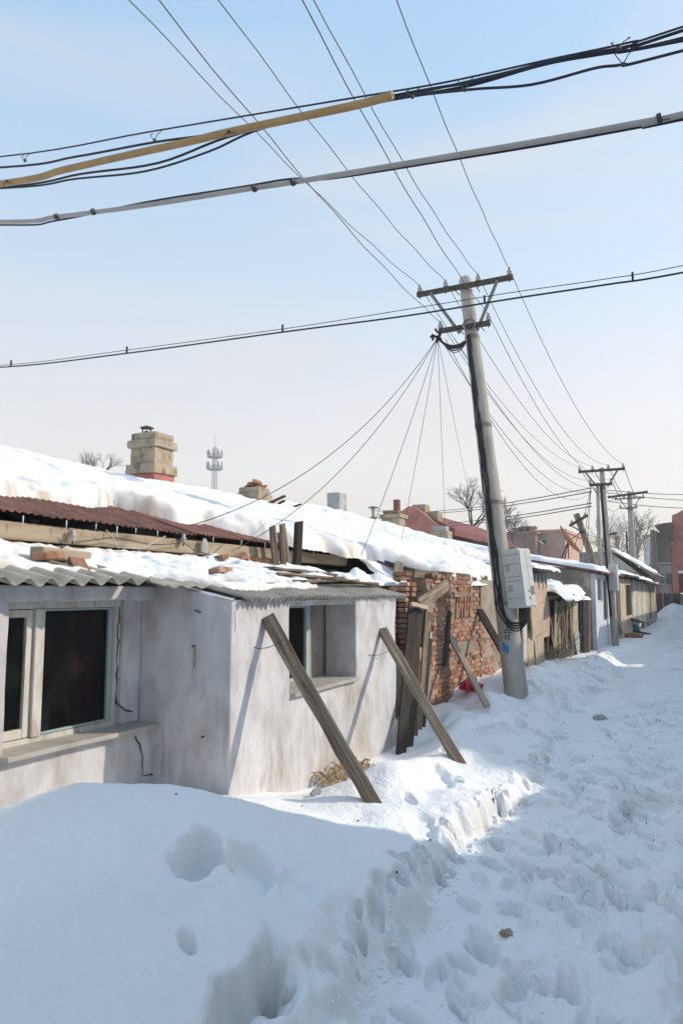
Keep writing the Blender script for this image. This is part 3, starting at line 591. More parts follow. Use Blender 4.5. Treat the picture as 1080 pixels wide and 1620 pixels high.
# ------------------------------------------------------------------ the long house behind with its snow roof
def roof_z(x): return np.where(x > -8, 2.25 + .325 * (-4.62 - x), 2.25 + .325 * 3.38 - .33 * (-8 - x))
LH = thing('long_house', 'long low house with rusty red roof sheets under thick snow and a bare beam', 'house', (-6.5, 5, 0))
MB().box((-11, -1.5, -.3), (-4.95, 9.6, 2.16)).build('wall', DARK, LH)  # near-black wall colour stands in for the shadow under the eave
plank('eave_beam', (-4.70, -1.2, 2.125), (-4.70, 9.55, 2.10), .135, .10, WOOD_PALE, LH, face=(1, 0, 0), seed=5, rough=.03)
plank('eave_beam', (-4.80, 6.4, 1.94), (-4.80, 9.45, 1.93), .10, .09, WOOD, LH, face=(1, 0, 0), seed=6, rough=.03)
mb = MB()
for i in range(19): y = -1 + .57 * i; mb.beam((-4.74, y, 2.20), (-5.9, y, 2.20 + .325 * 1.2), .06, .05)
mb.build('rafters', WOOD_DARK, LH)['kind'] = 'stuff'
for i in range(12):
    y = -1.4 + i * .915; q = random.Random(i)
    corrugated('roof_sheet', RUST, LH, (-4.58 + q.uniform(-.03, .03), y, 2.235 + .006 * (i % 2) + q.uniform(-.008, .008)), .965, 2.2, (0, 1, q.uniform(-.006, .006)), (-1, q.uniform(-.01, .01), .325), .076, .010, .004, i, per=6)
MB().prism([(-5.75, -1.5, 2.55), (-8, -1.5, 3.28), (-11, -1.5, 2.3), (-11, 31, 2.3), (-8, 31, 3.28), (-5.75, 31, 2.55)], (0, 0, -.06)).build('roof_deck', WOOD_DARK, LH)
icicles([(-4.56, -0 + i * .37 + .2 * math.sin(i * 7), 2.222) for i in range(26)], 'row of small icicles under the rusty red roof edge', 8)

# snow edge on the red roof, from Y to X
SE = [(-1, -5.15), (2, -5.15)]
for px, py in ((0, 787), (60, 792), (120, 800), (165, 806), (190, 800), (235, 812), (290, 826), (330, 828), (370, 838), (420, 850), (470, 862), (520, 869), (545, 876)):
    d = ray(px, py); t = (2.25 + .03 - EYE - .325 * 4.62) / (d.z + .325 * d.x); SE.append((d.y * t, d.x * t))
SE = sorted(SE)
def roof_in(X, Y):
    xf = np.where(Y < 9.65, np.interp(Y, [a for a, b in SE], [b for a, b in SE]), np.interp(Y, [9.65, 9.9, 10.4, 13.6, 14.2, 15, 30], [-4.55, -4.2, -3.42, -3.40, -3.9, -5.2, -5.4]))
    xf = xf - .15 * sstep(7.5, 5, Y)
    xf = xf + .10 * fbm(Y * 2.2, X * 0 + .5, 3, 14) + .035 * fbm(Y * 6, X * 3, 2, 15)
    d = np.minimum(np.minimum((xf - X) * .95, X + 10.6), np.minimum(Y + 1.4, 30.5 - Y))
    h = np.sqrt(((X + 4.55) / .12) ** 2 + ((Y - 11.25) / .35) ** 2) - 1
    return d
def roof_top(X, Y):
    z = roof_z(X) + .02
    z = z - .05 * np.exp(-((X + 8) / .35) ** 2)
    z = z + .05 * fbm(X * .5, Y * .35, 2, 19) + .10 * sstep(13.5, 14.6, Y - .35 * (X + 5.5)) * (1 + fbm(X * 3, Y * 2, 3, 3)) * sstep(22, 15, Y)
    # the drift that sags over the end of the red sheets
    z = z - .16 * sstep(-4.35, -3.6, X) * np.exp(-((Y - 9.9) / .5) ** 2)
    return z
snow_patch('roof_snow', 'thick smooth snow covering the long house roof with a crumbling tan front edge', roof_top, roof_in, (-10.7, -3.3), (-1.5, 30.6), (.03, .03), T=.165, w=.13, seed=24, lump=.45,
           dirt=lambda X, Y, d: np.clip((1.0 * np.exp(-np.maximum(d - .01, 0) / .09) * (.5 + 1.5 * fbm(X * 5, Y * 3, 3, 44)) * (.75 + 1.3 * fbm(X * 16, Y * 11, 3, 45)) + .25 * np.exp(-np.maximum(d, 0) / .5) * (fbm(X * 2.5, Y * 1.5, 3, 46) + .1)) * (Y < 9.8) + .35 * np.exp(-np.maximum(d, 0) / .12) * (Y > 10), 0, .8))
# drift hanging down the end of the long house
def drift():
    bm = MB(); nu, nv = 46, 26; vs = []
    for i in range(nu + 1):
        for j in range(nv + 1):
            u, v = i / nu, j / nv; y = 9.5 + 2.6 * u; x0 = -4.5 + .95 * min(1, u * 1.3)
            z = (2.36 - .25 * u) * (1 - v) + (1.72 + .06 * u) * v
            x = x0 - .25 * (1 - v) + .42 * v ** 1.6 * (1 - .5 * u) + .16 * math.sin(v * 3.1) + .16 * float(fbm(np.array([y * 2.2]), np.array([v * 2.5]), 3, 5)[0])
            vs.append((x, y, z))
    bm.add(vs, [(i * (nv + 1) + j, (i + 1) * (nv + 1) + j, (i + 1) * (nv + 1) + j + 1, i * (nv + 1) + j + 1) for i in range(nu) for j in range(nv)])
    return tag(bm.build('snow_drift', SNOW, smooth=True), 'snow drift slumping off the roof behind the broken brick pillar', 'snow', None, 'stuff')
drift()
def ledge_in(X, Y): return np.minimum(np.minimum(X + 4.75, -3.75 + .12 * fbm(Y * 2, X * 0, 3, 3) - X), np.minimum(Y - 7.75, 9.9 - Y)) 
MB().box((-4.9, 7.72, 1.55), (-3.62, 9.7, 1.74)).build('shed_roof_deck', WOOD_DARK, LH)
snow_patch('roof_snow', 'snow lying on the small flat roof between the annex and the brick pillar', lambda X, Y: X * 0 + 1.742 - .03 * np.sin(Y * 2), ledge_in, (-4.8, -3.55), (7.7, 10), (.025, .025), T=.10, w=.14, seed=51, lump=.9)

# posts standing on the annex roof in front of the eave beam
for i, (px0, y0, px1, y1, w, m) in enumerate(((438, 890, 430, 833, .070, WOOD), (449, 892, 443, 843, .060, WOOD), (457, 893, 446, 829, .065, WOOD), (469, 895, 473, 825, .095, WOOD_DARK))):
    X = -4.45 + .03 * (i % 2); b = onX(px0, y0 + 8, X); t = onX(px1, y1, X)
    tag(plank('post', b, t, w, w * .8, m, face=(1, -.5, 0), seed=50 + i), ['leftmost grey post of four standing on the annex roof', 'short pale post between two taller grey posts on the annex roof',
        'tall grey post third from the left on the annex roof, leaning left', 'dark brown square post standing rightmost of four on the annex roof'][i], 'post', 'posts standing on the annex roof')
# rubble and lumps of snow at the foot of the posts
for i in range(9):
    y = 6.3 + i * .17; q = random.Random(i); tag(brick(None, (-4.62 + q.uniform(-.05, .06), y, annex_roof(-4.6) + q.uniform(.04, .10)), (q.uniform(-.5, .5), q.uniform(-.4, .4), q.uniform(0, 3)), name='loose_brick'),
        '%s loose brick along the rubble row at the foot of the four posts' % ['first', 'second', 'third', 'fourth', 'fifth', 'sixth', 'seventh', 'eighth', 'last'][i], 'brick', 'rubble bricks by the posts')
# insulators, plate and dangling leads on the eave beam
def insulator(name, p, s, label, group, axis=(0, 0, 1), parent=None):
    mb = MB(); q = Vector((0, 0, 1)).rotation_difference(Vector(axis))
    prof = [(.012, 0), (.030, .005), (.034, .02), (.022, .03), (.030, .04), (.030, .055), (.018, .065), (.020, .085), (.010, .095)]
    mb.lathe([(r * s, z * s) for r, z in prof], 10, p, axis); o = mb.build(name, CERAMIC, parent, smooth=True)
    return tag(o, label, 'insulator', group) if not parent else o
t = thing('insulator', 'grey ceramic insulator on the eave beam, left one above the white window', 'insulator', onX(115, 860, -4.60), 'insulators on the eave beam')
insulator('ceramic', onX(115, 856, -4.60), 1.0, None, None, (0, 0, 1), t); MB().tube([onX(115, 862, -4.6), onX(115, 838, -4.63)], .007, 6).build('bracket', STEEL, t)
t = thing('insulator', 'small ceramic insulator on the eave beam, right one beside the teardrop plate', 'insulator', onX(290, 862, -4.60), 'insulators on the eave beam')
insulator('ceramic', onX(290, 860, -4.60), 1.0, None, None, (0, 0, 1), t); MB().tube([onX(290, 864, -4.6), onX(290, 848, -4.63)], .007, 6).build('bracket', STEEL, t)
c = onX(322, 862, -4.60); mb = MB(); pl = []
for k in range(20): a = 2 * math.pi * k / 20; pl.append((c.x, c.y + .055 * math.sin(a) * (1 - .35 * math.cos(a)) , c.z - .085 * math.cos(a) * -1 * (1 if math.cos(a) < 0 else .8)))
mb.prism(pl, (.02, 0, 0)); tag(mb.build('teardrop_plate', GREYBLOCK), 'pale teardrop shaped plate hung on the eave beam', 'plate')
def wire_obj(name, pts, r, m, label=None, cat='wire', group=None, n=5, parent=None):
    o = MB().tube(pts, r, n).build(name, m, parent, smooth=True)
    return tag(o, label, cat, group) if label else o
def hang(p0, p1, sag, n=14):
    p0 = Vector(p0); p1 = Vector(p1); return [p0.lerp(p1, i / n) - Vector((0, 0, 4 * sag * (i / n) * (1 - i / n))) for i in range(n + 1)]
X = -4.58
for i, (pts, l) in enumerate((([(120, 858), (180, 850), (240, 862), (285, 860)], 'thin lead looping between the two eave insulators'), ([(168, 838), (180, 850), (186, 866), (225, 868), (262, 848)], 'pale cut lead dangling from the eave beam'),
        ([(92, 852), (100, 862), (95, 870), (106, 862)], 'tangle of leads below the left eave insulator'), ([(290, 858), (310, 872), (335, 878), (352, 862)], 'dark lead drooping under the teardrop plate'))):
    P = [onX(a, b, X + .01 * i) for a, b in pts]; Q = []
    for a, b in zip(P, P[1:]): Q += [a.lerp(b, k / 4) for k in range(4)]
    wire_obj('lead', Q + [P[-1]], .004, CABLE if i != 1 else FRAME_WHITE, l, 'wire', 'leads on the eave beam')

# ------------------------------------------------------------------ chimneys on the ridge
def chimney(label, px, py_base, Y, blocks, ridge_x=-8, yaw_=0, m=CHIM, group='chimneys on the snowy ridge'):
    p = onY(px, py_base, Y); t = thing('chimney', label, 'chimney', p, group)
    for i, (nm, w, d, z0, z1, mm) in enumerate(blocks):
        q = random.Random(i + int(px)); bm = bmesh.new(); bmesh.ops.create_cube(bm, size=1); bmesh.ops.subdivide_edges(bm, edges=bm.edges, cuts=3, use_grid_fill=True)
        for v in bm.verts: v.co = Vector((v.co.x * w + q.uniform(-.008, .008) + p.x, v.co.y * d + q.uniform(-.008, .008) + p.y, p.z + z0 + (v.co.z + .5) * (z1 - z0) + q.uniform(-.006, .006)))
        me = bpy.data.meshes.new(nm); bm.to_mesh(me); bm.free(); me.materials.append(mm); o = bpy.data.objects.new(nm, me); COL.objects.link(o); adopt(o, t)
        b = o.modifiers.new('b', 'BEVEL'); b.width = .008; b.limit_method = 'ANGLE'; b.angle_limit = R(50)
    return t, p
ch, p = chimney('tall tan rendered chimney with a ledge and black cowl on the snow roof', 240, 757, 9.3,
    [('flashing', .54, .50, -.20, .045, REDPAINT), ('base', .60, .58, .047, .205, CHIM), ('body', .50, .46, .207, .475, CHIM), ('ledge', .58, .56, .477, .60, CHIM), ('crown', .50, .46, .602, .72, CHIM)])
cw = MB().lathe([(.02, .17), (.11, .135), (.115, .125), (.02, .13)], 12, p + Vector((-.13, .0, .72))).build('cowl', STEEL, ch)
MB().lathe([(.04, 0), (.045, .05), (.03, .08)], 8, p + Vector((-.13, 0, .72))).build('flue', STEEL, ch)
for dx, dy in ((-.09, 0), (.09, 0), (0, .09), (0, -.09)): MB().tube([p + Vector((-.13 + dx, dy, .715)), p + Vector((-.13 + dx, dy, .85))], .008, 5).build('cowl_leg', STEEL, cw)
ch, p = chimney('low broken tan chimney with its top bricks missing, second along the snow ridge', 402, 790, 12.2, [('base', .54, .52, -.15, .10, CHIM), ('body', .46, .42, .102, .22, CHIM)])
for i in range(11):
    q = random.Random(i + 5); brick(ch, p + Vector((q.uniform(-.16, .16), q.uniform(-.12, .15), .25 + .055 * (i // 6) + q.uniform(0, .02))), (q.uniform(-.2, .2), q.uniform(-.2, .2), q.uniform(0, 3)))
chimney('plain square grey chimney standing third along the snow ridge', 533, 813, 16.0, [('stack', .34, .42, -.2, .50, GREYBLOCK)], m=GREYBLOCK)
ch, p = chimney('crumbling chimney with a red pipe, beside the red gable', 622, 832, 21, [('base', .6, .5, -.2, .22, CHIM), ('ledge', .72, .6, .222, .34, CHIM), ('body', .5, .45, .342, .46, BRICK)])
MB().lathe([(.11, .40), (.11, .80), (.085, .80), (.085, .42)], 12, p + Vector((.12, 0, 0))).build('pipe', REDROOF, ch, smooth=True)
chimney('small squat chimney stub at the far end of the snow ridge', 697, 848, 25.5, [('base', .7, .5, -.2, .16, CHIM), ('ledge', .5, .4, .162, .34, GREYBLOCK)])
# broken boards on the roof
for i, (a, b, w) in enumerate((((424, 797), (450, 785), .10), ((432, 801), (449, 792), .06), ((460, 803), (475, 798), .06))):
    lying('roof_debris', ['dark plank sticking out of the roof snow, upper of a crossed pair', 'short dark stick under the plank on the roof snow', 'small dark stick on the roof snow right of the planks'][i], 'board',
          onX(*a, -7.5), onX(*b, -7.4), w, .04, WOOD_DARK, 70 + i, 'broken boards on the snow roof')
lying('roof_debris', 'red bent sheet edge under the planks on the roof snow', 'sheet', onX(425, 797, -7.52), onX(457, 809, -7.45), .09, .03, REDROOF, 74, 'broken boards on the snow roof')
# ------------------------------------------------------------------ second house: plaster and brick front under the same snow roof
def onP(px, py, A, B):
    """sight line met with the upright plane through plan points A and B"""
    d = ray(px, py); nx, ny = B[1] - A[1], A[0] - B[0]; t = (A[0] * nx + A[1] * ny) / (d.x * nx + d.y * ny); return Vector((d.x * t, d.y * t, EYE + d.z * t))
RH = thing('plastered_house', 'patchy plastered house under the snow roof behind the utility pole', 'house', (-5, 15, 0))
wall_panel('wall', PLASTER_OLD, RH, 'x', -3.62, .2, 9.72, 19.9, -.3, 1.88, seed=15, bevel=0, step=.4)
wall_panel('plaster_face', COARSE, RH, 'x', -3.335, .28, 11.75, 14.3, -.2, 1.86, seed=16, bevel=0, step=.3)
MB().prism([(-3.45, 9.9, 1.87), (-5.8, 9.9, 1.87 + .325 * 2.35), (-5.8, 14, 1.87 + .325 * 2.35), (-3.45, 14, 1.87)], (0, 0, -.05)).build('roof_deck', WOOD_DARK, RH)
plank('eave_beam', (-3.46, 9.0, 1.90), (-3.44, 12.4, 1.88), .12, .10, WOOD, RH, face=(1, 0, 0), seed=21)
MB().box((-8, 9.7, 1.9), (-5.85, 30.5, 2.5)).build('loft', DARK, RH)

BW = thing('brick_wall', 'ruinous red brick wall with a bricked up window hole and missing bricks', 'wall', (-3.45, 10.5, 0))
MB().box((-3.60, 9.29, -.2), (-3.364, 11.74, 1.84)).box((-3.60, 11.742, -.2), (-3.335 + .001, 13.5, .3)).build('mortar_core', MORTAR, BW)
BXF = -3.352; CH, BL = .064, .250
o0 = onX(721, 981, BXF); o1 = onX(746, 944, BXF); op = (o0.y, o1.y, o0.z, o1.z)
gap = [(onX(724, 1036, BXF), onX(734, 1016, BXF)), (onX(738, 1032, BXF), onX(746, 1012, BXF)), (onX(712, 1048, BXF), onX(718, 1036, BXF))]
cand = []
for r in range(30):
    z = -.02 + r * CH + .032
    for k in range(-1, 18):
        y = 9.30 + (k + .5 * (r % 2)) * BL + .125
        if y < 9.36 or y > 13.5: continue
        if z > 1.84 - .03 * math.sin(y * 5): continue
        proud = 0
        if y > 11.72:
            lim = np.interp(y, [11.7, 12.2, 12.8, 13.6], [1.45, 1.12, .78, .52])
            if z > lim + rnd.uniform(-.05, .05): continue
            proud = .022
        if op[0] - .1 < y < op[1] + .1 and op[2] < z < op[3]: continue
        if any(a.y - .06 < y < b.y + .06 and a.z < z < b.z for a, b in gap): continue
        if rnd.random() < .025: continue
        cand.append((y, z, proud))
vis = [c for c in cand if c[1] > gz(-3.3, c[0]) - .08]
vis.sort(key=lambda c: c[0]); parts = vis[:262]; rest = vis[262:]
for y, z, pr in parts: brick(BW, (BXF - .056 + pr + rnd.gauss(0, .006), y + rnd.gauss(0, .004), z + rnd.gauss(0, .002)), (rnd.gauss(0, .015), rnd.gauss(0, .02), rnd.gauss(0, .02)))
for r in range(29):       # end of the wall, turned to the camera
    z = -.02 + r * CH + .032
    for x in ((-3.42, -3.545) if r % 2 else (-3.48,)):
        if len([1]) and z > .05: brick(BW, (x, 9.295 + .05 + rnd.gauss(0, .006) - .0, z + rnd.gauss(0, .002)), (0, 0, rnd.gauss(0, .03) + (0 if r % 2 else R(90))), rnd.choice(BRH if r % 2 else BR)) if r > 2 else None
mb = MB()
for y, z, pr in rest:
    x = BXF + pr + rnd.gauss(0, .006); mb.box((x - .11, y - .118, z - .027), (x, y + .118, z + .027))
if rest: tag(mb.build('far_bricks', BRICK, BW, bevel=.005), kind='stuff')
# window hole stopped up with slanting bricks
n = 9
for i in range(n):
    for j in range(2):
        y = op[0] + .02 + (op[1] - op[0] - .10) * i / (n - 1) + .05 * j; z = op[2] + .14 + j * .23
        brick(BW, (BXF - .045 + rnd.uniform(-.012, .02), y, z), (R(90 - 14 + rnd.uniform(-5, 5)), rnd.uniform(-.1, .1), rnd.uniform(-.1, .1)))
plank('lintel', (BXF + .0, op[0] - .14, op[3] + .03), (BXF, op[1] + .1, op[3] + .035), .07, .05, WOOD, BW, face=(1, 0, 0), seed=3)
for i in range(10):
    y = 9.4 + i * .235 + rnd.uniform(-.03, .03); brick(BW, (BXF - .09 + rnd.uniform(-.06, .04), y, 1.862 + rnd.uniform(-.005, .015)), (rnd.gauss(0, .06), rnd.gauss(0, .06), rnd.choice((0, 1.57)) + rnd.gauss(0, .15)))
BP = thing('brick_pillar', 'broken brick pillar beside the annex corner with a wooden stake on top', 'pillar', (-3.45, 8.6, 0))
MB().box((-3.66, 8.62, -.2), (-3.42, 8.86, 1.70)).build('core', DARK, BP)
wall_panel('footing', PLASTER_OLD, BP, 'y', 8.52, .34, -3.72, -3.34, -.3, .76, seed=9, bevel=.02)
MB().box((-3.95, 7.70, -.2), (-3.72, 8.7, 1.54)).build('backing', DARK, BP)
for r in range(28):
    z = r * CH + .03; w = 0 if r < 24 else .05 * (r - 23)
    if r < 12: continue
    for x, y, ry in ((-3.36 - .06, 8.62, 90), (-3.55, 8.58, 0), (-3.39, 8.76, 0)):
        if z > 1.45 and rnd.random() < .12 + w: continue
        hh = BRH if x == -3.55 else BR
        brick(BP, (x + rnd.gauss(0, .008), y + rnd.gauss(0, .008), z), (rnd.gauss(0, .02), rnd.gauss(0, .02), R(ry) + rnd.gauss(0, .05)), rnd.choice(BRH))
brick(BP, (-3.47, 8.68, 1.83), (0, 0, .9)); brick(BP, (-3.46, 8.66, 1.885), (0, .05, 1.2))
tag(plank('stake', onX(628, 917, -3.55), onX(632, 890, -3.55), .10, .07, WOOD_PALE, face=(.6, -.8, 0), seed=8), 'short pale wooden stake standing on top of the broken brick pillar', 'post')
# boards leaning between the pillar and the brick wall
LB = [((634, 1188, -2.96), (652, 958, -3.30), .12, WOOD_DARK, 'dark plank leaning against the brick pillar, nearest the annex corner'),
      ((646, 1182, -3.00), (664, 950, -3.30), .10, WOOD_DARK, 'tall grey plank second from the annex corner, leaning in the gap'),
      ((655, 1174, -3.06), (661, 1045, -3.20), .06, WOOD, 'narrow pale batten standing low in the gap before the brick wall'),
      ((661, 1160, -3.10), (676, 968, -3.36), .07, WOOD, 'thin grey board leaning in the gap before the whitish strip'),
      ((666, 1150, -3.18), (684, 945, -3.44), .09, WOOD_DARK, 'dark thin board leaning close to the brick wall end'),
      ((672, 1142, -3.22), (681, 1000, -3.35), .04, FRAME_WHITE, 'slim whitish strip leaning beside the brick wall end'),
      ((640, 1130, -3.36), (654, 975, -3.54), .13, WOOD, 'grey plank standing behind the other boards in the gap'),
      ((655, 1120, -3.42), (668, 1010, -3.50), .08, BEIGE, 'tan board standing half hidden behind the leaning boards')]
for i, (a, b, w, m, l) in enumerate(LB):
    p0 = onX(*a); p1 = onX(*b); tag(plank('leaning_board', p0 - Vector((0, 0, .05)), p1, w, .03, m, face=(.75, -.65, .1), seed=90 + i), l, 'board', 'boards leaning between pillar and brick wall')
tag(plank('leaning_board', onX(664, 957, -3.25), onX(708, 924, -3.28), .16, .035, WOOD, face=(1, -.3, .3), seed=99), 'broad grey board lying aslant over the gap at the top', 'board', 'boards leaning between pillar and brick wall')
tag(plank('leaning_board', onX(650, 955, -3.2), onX(674, 962, -3.2), .05, .03, WOOD_PALE, face=(1, -.3, .3), seed=98), 'short pale slat sticking out under the aslant board', 'board', 'boards leaning between pillar and brick wall')
DW = thing('mud_wall', 'stub of tan mud plaster wall low in the gap behind the leaning boards', 'wall', (-3.5, 9.1, 0))
wall_panel('wall', BEIGE, DW, 'y', 9.05, .1, -3.75, -3.38, -.1, .95, seed=5, bevel=0)
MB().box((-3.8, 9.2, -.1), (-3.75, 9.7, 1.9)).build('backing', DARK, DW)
tag(plank('wall_strip', onX(703, 1055, -3.32), onX(712, 968, -3.32), .09, .03, WOOD_DARK, face=(1, 0, 0), seed=41), 'dark vertical batten fixed on the brick wall left of the window hole', 'batten')
# raking props
def prop(label, b, t, w, d, m, seed, group='timber props shoring the walls'):
    return tag(plank('timber_prop', Vector(b) - (Vector(t) - Vector(b)).normalized() * .30, t, w, d, m, face=(.5, -.85, .3), seed=seed, wave=.006), label, 'prop', group)
B1 = ground_hit(588, 1268)
prop('long weathered timber prop leaning on the whitewashed wall left of the box window', B1, onX(423, 977, BX + .02), .105, .075, WOOD, 1)
prop('second weathered timber prop leaning on the whitewashed wall at its far corner', ground_hit(722, 1202), onX(605, 997, BX + .02), .095, .07, WOOD, 2)
prop('thin pale timber prop leaning on the brick wall behind the red bag', onX(757, 1092, -2.72), onX(711, 1006, -3.33), .07, .06, WOOD_PALE, 3)
prop('charred dark timber prop leaning on the wall behind the utility pole', onX(800, 1040, -2.75), onX(758, 966, -3.32), .11, .07, WOOD_DARK, 4)
for i, (a, b, c, d, l) in enumerate(((409, 1018, 447, 1012, 'twisted tie wire round the long timber prop'), (588, 1030, 620, 1026, 'twisted tie wire round the second timber prop'))):
    wire_obj('tie_wire', hang(onX(a - 8, b + 6, BX + .0), onX(c, d, BX + (.22 if i == 0 else .1)), .03, 8), .003, WIRE, l, 'wire', 'tie wires on the props')

# ------------------------------------------------------------------ utility poles
def lerp3(a, b, t): return Vector(a).lerp(Vector(b), t)
def utility_pole(label, base, top, r0, r1, arm_z, arm2_z, half, half2, s=1, detail=True, mirror=1):
    base = Vector(base); top = Vector(top); t = thing('utility_pole', label, 'utility pole', base, 'concrete utility poles along the lane'); H = top.z - base.z
    ax = lambda z: lerp3(base, top, (z - base.z) / H)
    b0 = ax(base.z - .4)
    MB().tube([b0, ax(base.z + H * .3), ax(base.z + H * .6), ax(top.z - .02), ax(top.z + .02)], [r0 * 1.03, r0 + (r1 - r0) * .3, r0 + (r1 - r0) * .6, r1, r1 * .8], 20 if detail else 10).build('shaft', CONCRETE, t, smooth=True)
    rz = lambda z: r0 + (r1 - r0) * (z - base.z) / H
    ins = []
    for z, hf, side in ((arm_z, half, -1), (arm2_z, half2, -1)):
        c = ax(z) + Vector((0, -rz(z) - .035, 0)); a = c + Vector((-hf, 0, 0)); b = c + Vector((hf * (1 if hf == half else .72), 0, 0))
        MB().beam(a, b, .07, .07).build('crossarm', STEEL, t, bevel=.006)
        if detail:
            for k in (-.16, .16): MB().tube([c + Vector((k, -.05, 0)), c + Vector((k, .30, 0))], .009, 6).build('bolt', STEEL_GREY, t)
        for k in ((-.94, -.38, .30, .93) if hf == half else (-.95, .66)):
            p = c + Vector((hf * k, 0, .035)); o = insulator('insulator', p, 1.25 * s, None, None, (0, 0, 1), t)
            MB().tube([p - Vector((0, 0, .10)), p + Vector((0, 0, .03))], .010, 5).build('pin', STEEL, o)
            ins.append(p + Vector((0, 0, .10 * s)))
    ca, cb = ax(arm_z) + Vector((0, -rz(arm_z) - .07, 0)), ax(arm2_z) + Vector((0, -rz(arm2_z) - .05, -.06))
    for k in (-1, 1): MB().beam(ca + Vector((k * half * .70, 0, -.02)), cb + Vector((k * .13, 0, -.03)), .05, .012, (0, 1, 0)).build('brace', STEEL_GREY, t)
    for z in ([arm2_z - .14, arm2_z - 1.5, base.z + H * .45, base.z + H * .22] if detail else [arm2_z - .1]):
        MB().lathe([(rz(z) + .004, -.03), (rz(z) + .007, -.03), (rz(z) + .007, .03), (rz(z) + .004, .03)], 20, ax(z)).build('band', STEEL_GREY, t, smooth=True)
    return t, ins, ax, rz
PB = Vector((-2.50, 10.55, .12)); PT = Vector((-3.14, 10.55, 6.42))
a1 = onY(733, 452, 10.4).z; a2 = onY(740, 516, 10.4).z
P1, I1, AX, RZ = utility_pole('leaning concrete utility pole with a grey box and black cables by the brick wall', PB, PT, .165, .093, a1, a2, .745, .46)
# grey box with doors, vents and seams
ld = (PT - PB).normalized(); n2 = Vector((.97, -.24, 0)); n2 = (n2 - ld * n2.dot(ld)).normalized(); n1 = ld.cross(n2) * -1
if n1.y > 0: n1 = -n1
bc = AX(onY(815, 915, 10.4).z) + Vector((.9, .44, 0)) * .235 + Vector((.23, -.97, 0)) * .10
rot = Matrix((n2, n1, ld)).transposed()
if rot.determinant() < 0: rot = Matrix((n2, -n1, ld)).transposed(); s1 = -1
else: s1 = 1
hx, hy, hz = .130, .185, .415
bx = MB().box((-hx, -hy, -hz), (hx, hy, hz), rot, bc).build('meter_box', BOXM, P1, bevel=.012)
def onbox(name, lo, hi, m): return MB().box(lo, hi, rot, bc).build(name, m, bx, bevel=.003 if m is BOXM else 0)
onbox('door', (hx + .001, -hy + .02, -hz + .02), (hx + .014, .015, hz - .02), BOXM); onbox('door', (hx + .001, .025, -hz + .02), (hx + .014, hy - .02, hz - .02), BOXM)
for k in (-.22, -.02, .16, .28): onbox('seam', (hx + .0145, .03 if s1 < 0 else -hy + .02, k), (hx + .0155, hy - .03 if s1 < 0 else .01, k + .006), BOXLINE)
onbox('window_plate', (hx + .015, (.04 if s1 < 0 else -hy + .03), -.24), (hx + .018, (hy - .04 if s1 < 0 else -.01), -.12), STEEL_GREY)
for k in range(2): onbox('lock', (hx + .015, -.03, -.30 + .10 * k), (hx + .022, -.005, -.27 + .10 * k), BOXLINE)
for k in (-.28, -.04, .02, .20, .33): onbox('seam', (-hx + .004, s1 * (hy + .0005), k), (hx - .004, s1 * (hy + .0025), k + .007), BOXLINE)
for kk in (-.18, .10):
    for k in range(6): onbox('vent', (-.09, s1 * (hy + .0005), kk + k * .018), (-.02, s1 * (hy + .003), kk + k * .018 + .006), BOXLINE)
for z in (-.30, .36): 
    q = bc + ld * z; a = AX(q.z); MB().beam(q, a, .05, .05).build('bracket', STEEL_GREY, P1)
# cables strapped down the pole
tocam = Vector((.10, -.99, 0))
def down(off, z0, z1, r, name='cable', wob=.012, seed=0):
    q = random.Random(seed); n = 26; pts = []
    for i in range(n + 1):
        z = z0 + (z1 - z0) * i / n; c = AX(z); rr = RZ(z) + r; v = Vector((math.cos(off), math.sin(off), 0)); o2 = v * (rr + abs(q.gauss(0, wob)))
        pts.append(c + o2 + Vector((q.gauss(0, wob * .6), 0, 0)))
    return pts
zb = bc.z - hz
for i, (of, r) in enumerate(((-97, .016), (-108, .013), (-88, .011), (-117, .010))):
    pts = down(R(of), a2 - .12, zb + .08 - .03 * i, r, seed=i)
    c = AX(zb - .15); k = Vector((.9, .44, 0)); v = Vector((.23, -.97, 0)) * (.18 + .01 * i)
    pts += [c + v + k * .0 + Vector((0, 0, .0 - .03 * i)), c + v + k * .13 + Vector((0, 0, -.06 - .035 * i)), c + v + k * .26 + Vector((0, 0, .0 - .02 * i)), bc + ld * -hz + k * (-.05 + .05 * i) * 1 + Vector((.23, -.97, 0)) * .03]
    # smooth the tail
    Q = pts[:-5]; tail = pts[-5:]
    for a in range(len(tail) - 1):
        p0 = tail[max(a - 1, 0)]; p1_ = tail[a]; p2_ = tail[a + 1]; p3_ = tail[min(a + 2, len(tail) - 1)]
        for u in range(5):
            u /= 5; Q.append(.5 * ((2 * p1_) + (p2_ - p0) * u + (2 * p0 - 5 * p1_ + 4 * p2_ - p3_) * u * u + (3 * p1_ - p0 - 3 * p2_ + p3_) * u ** 3))
    Q.append(tail[-1]); MB().tube(Q, r, 7).build('cable', CABLE, P1, smooth=True)
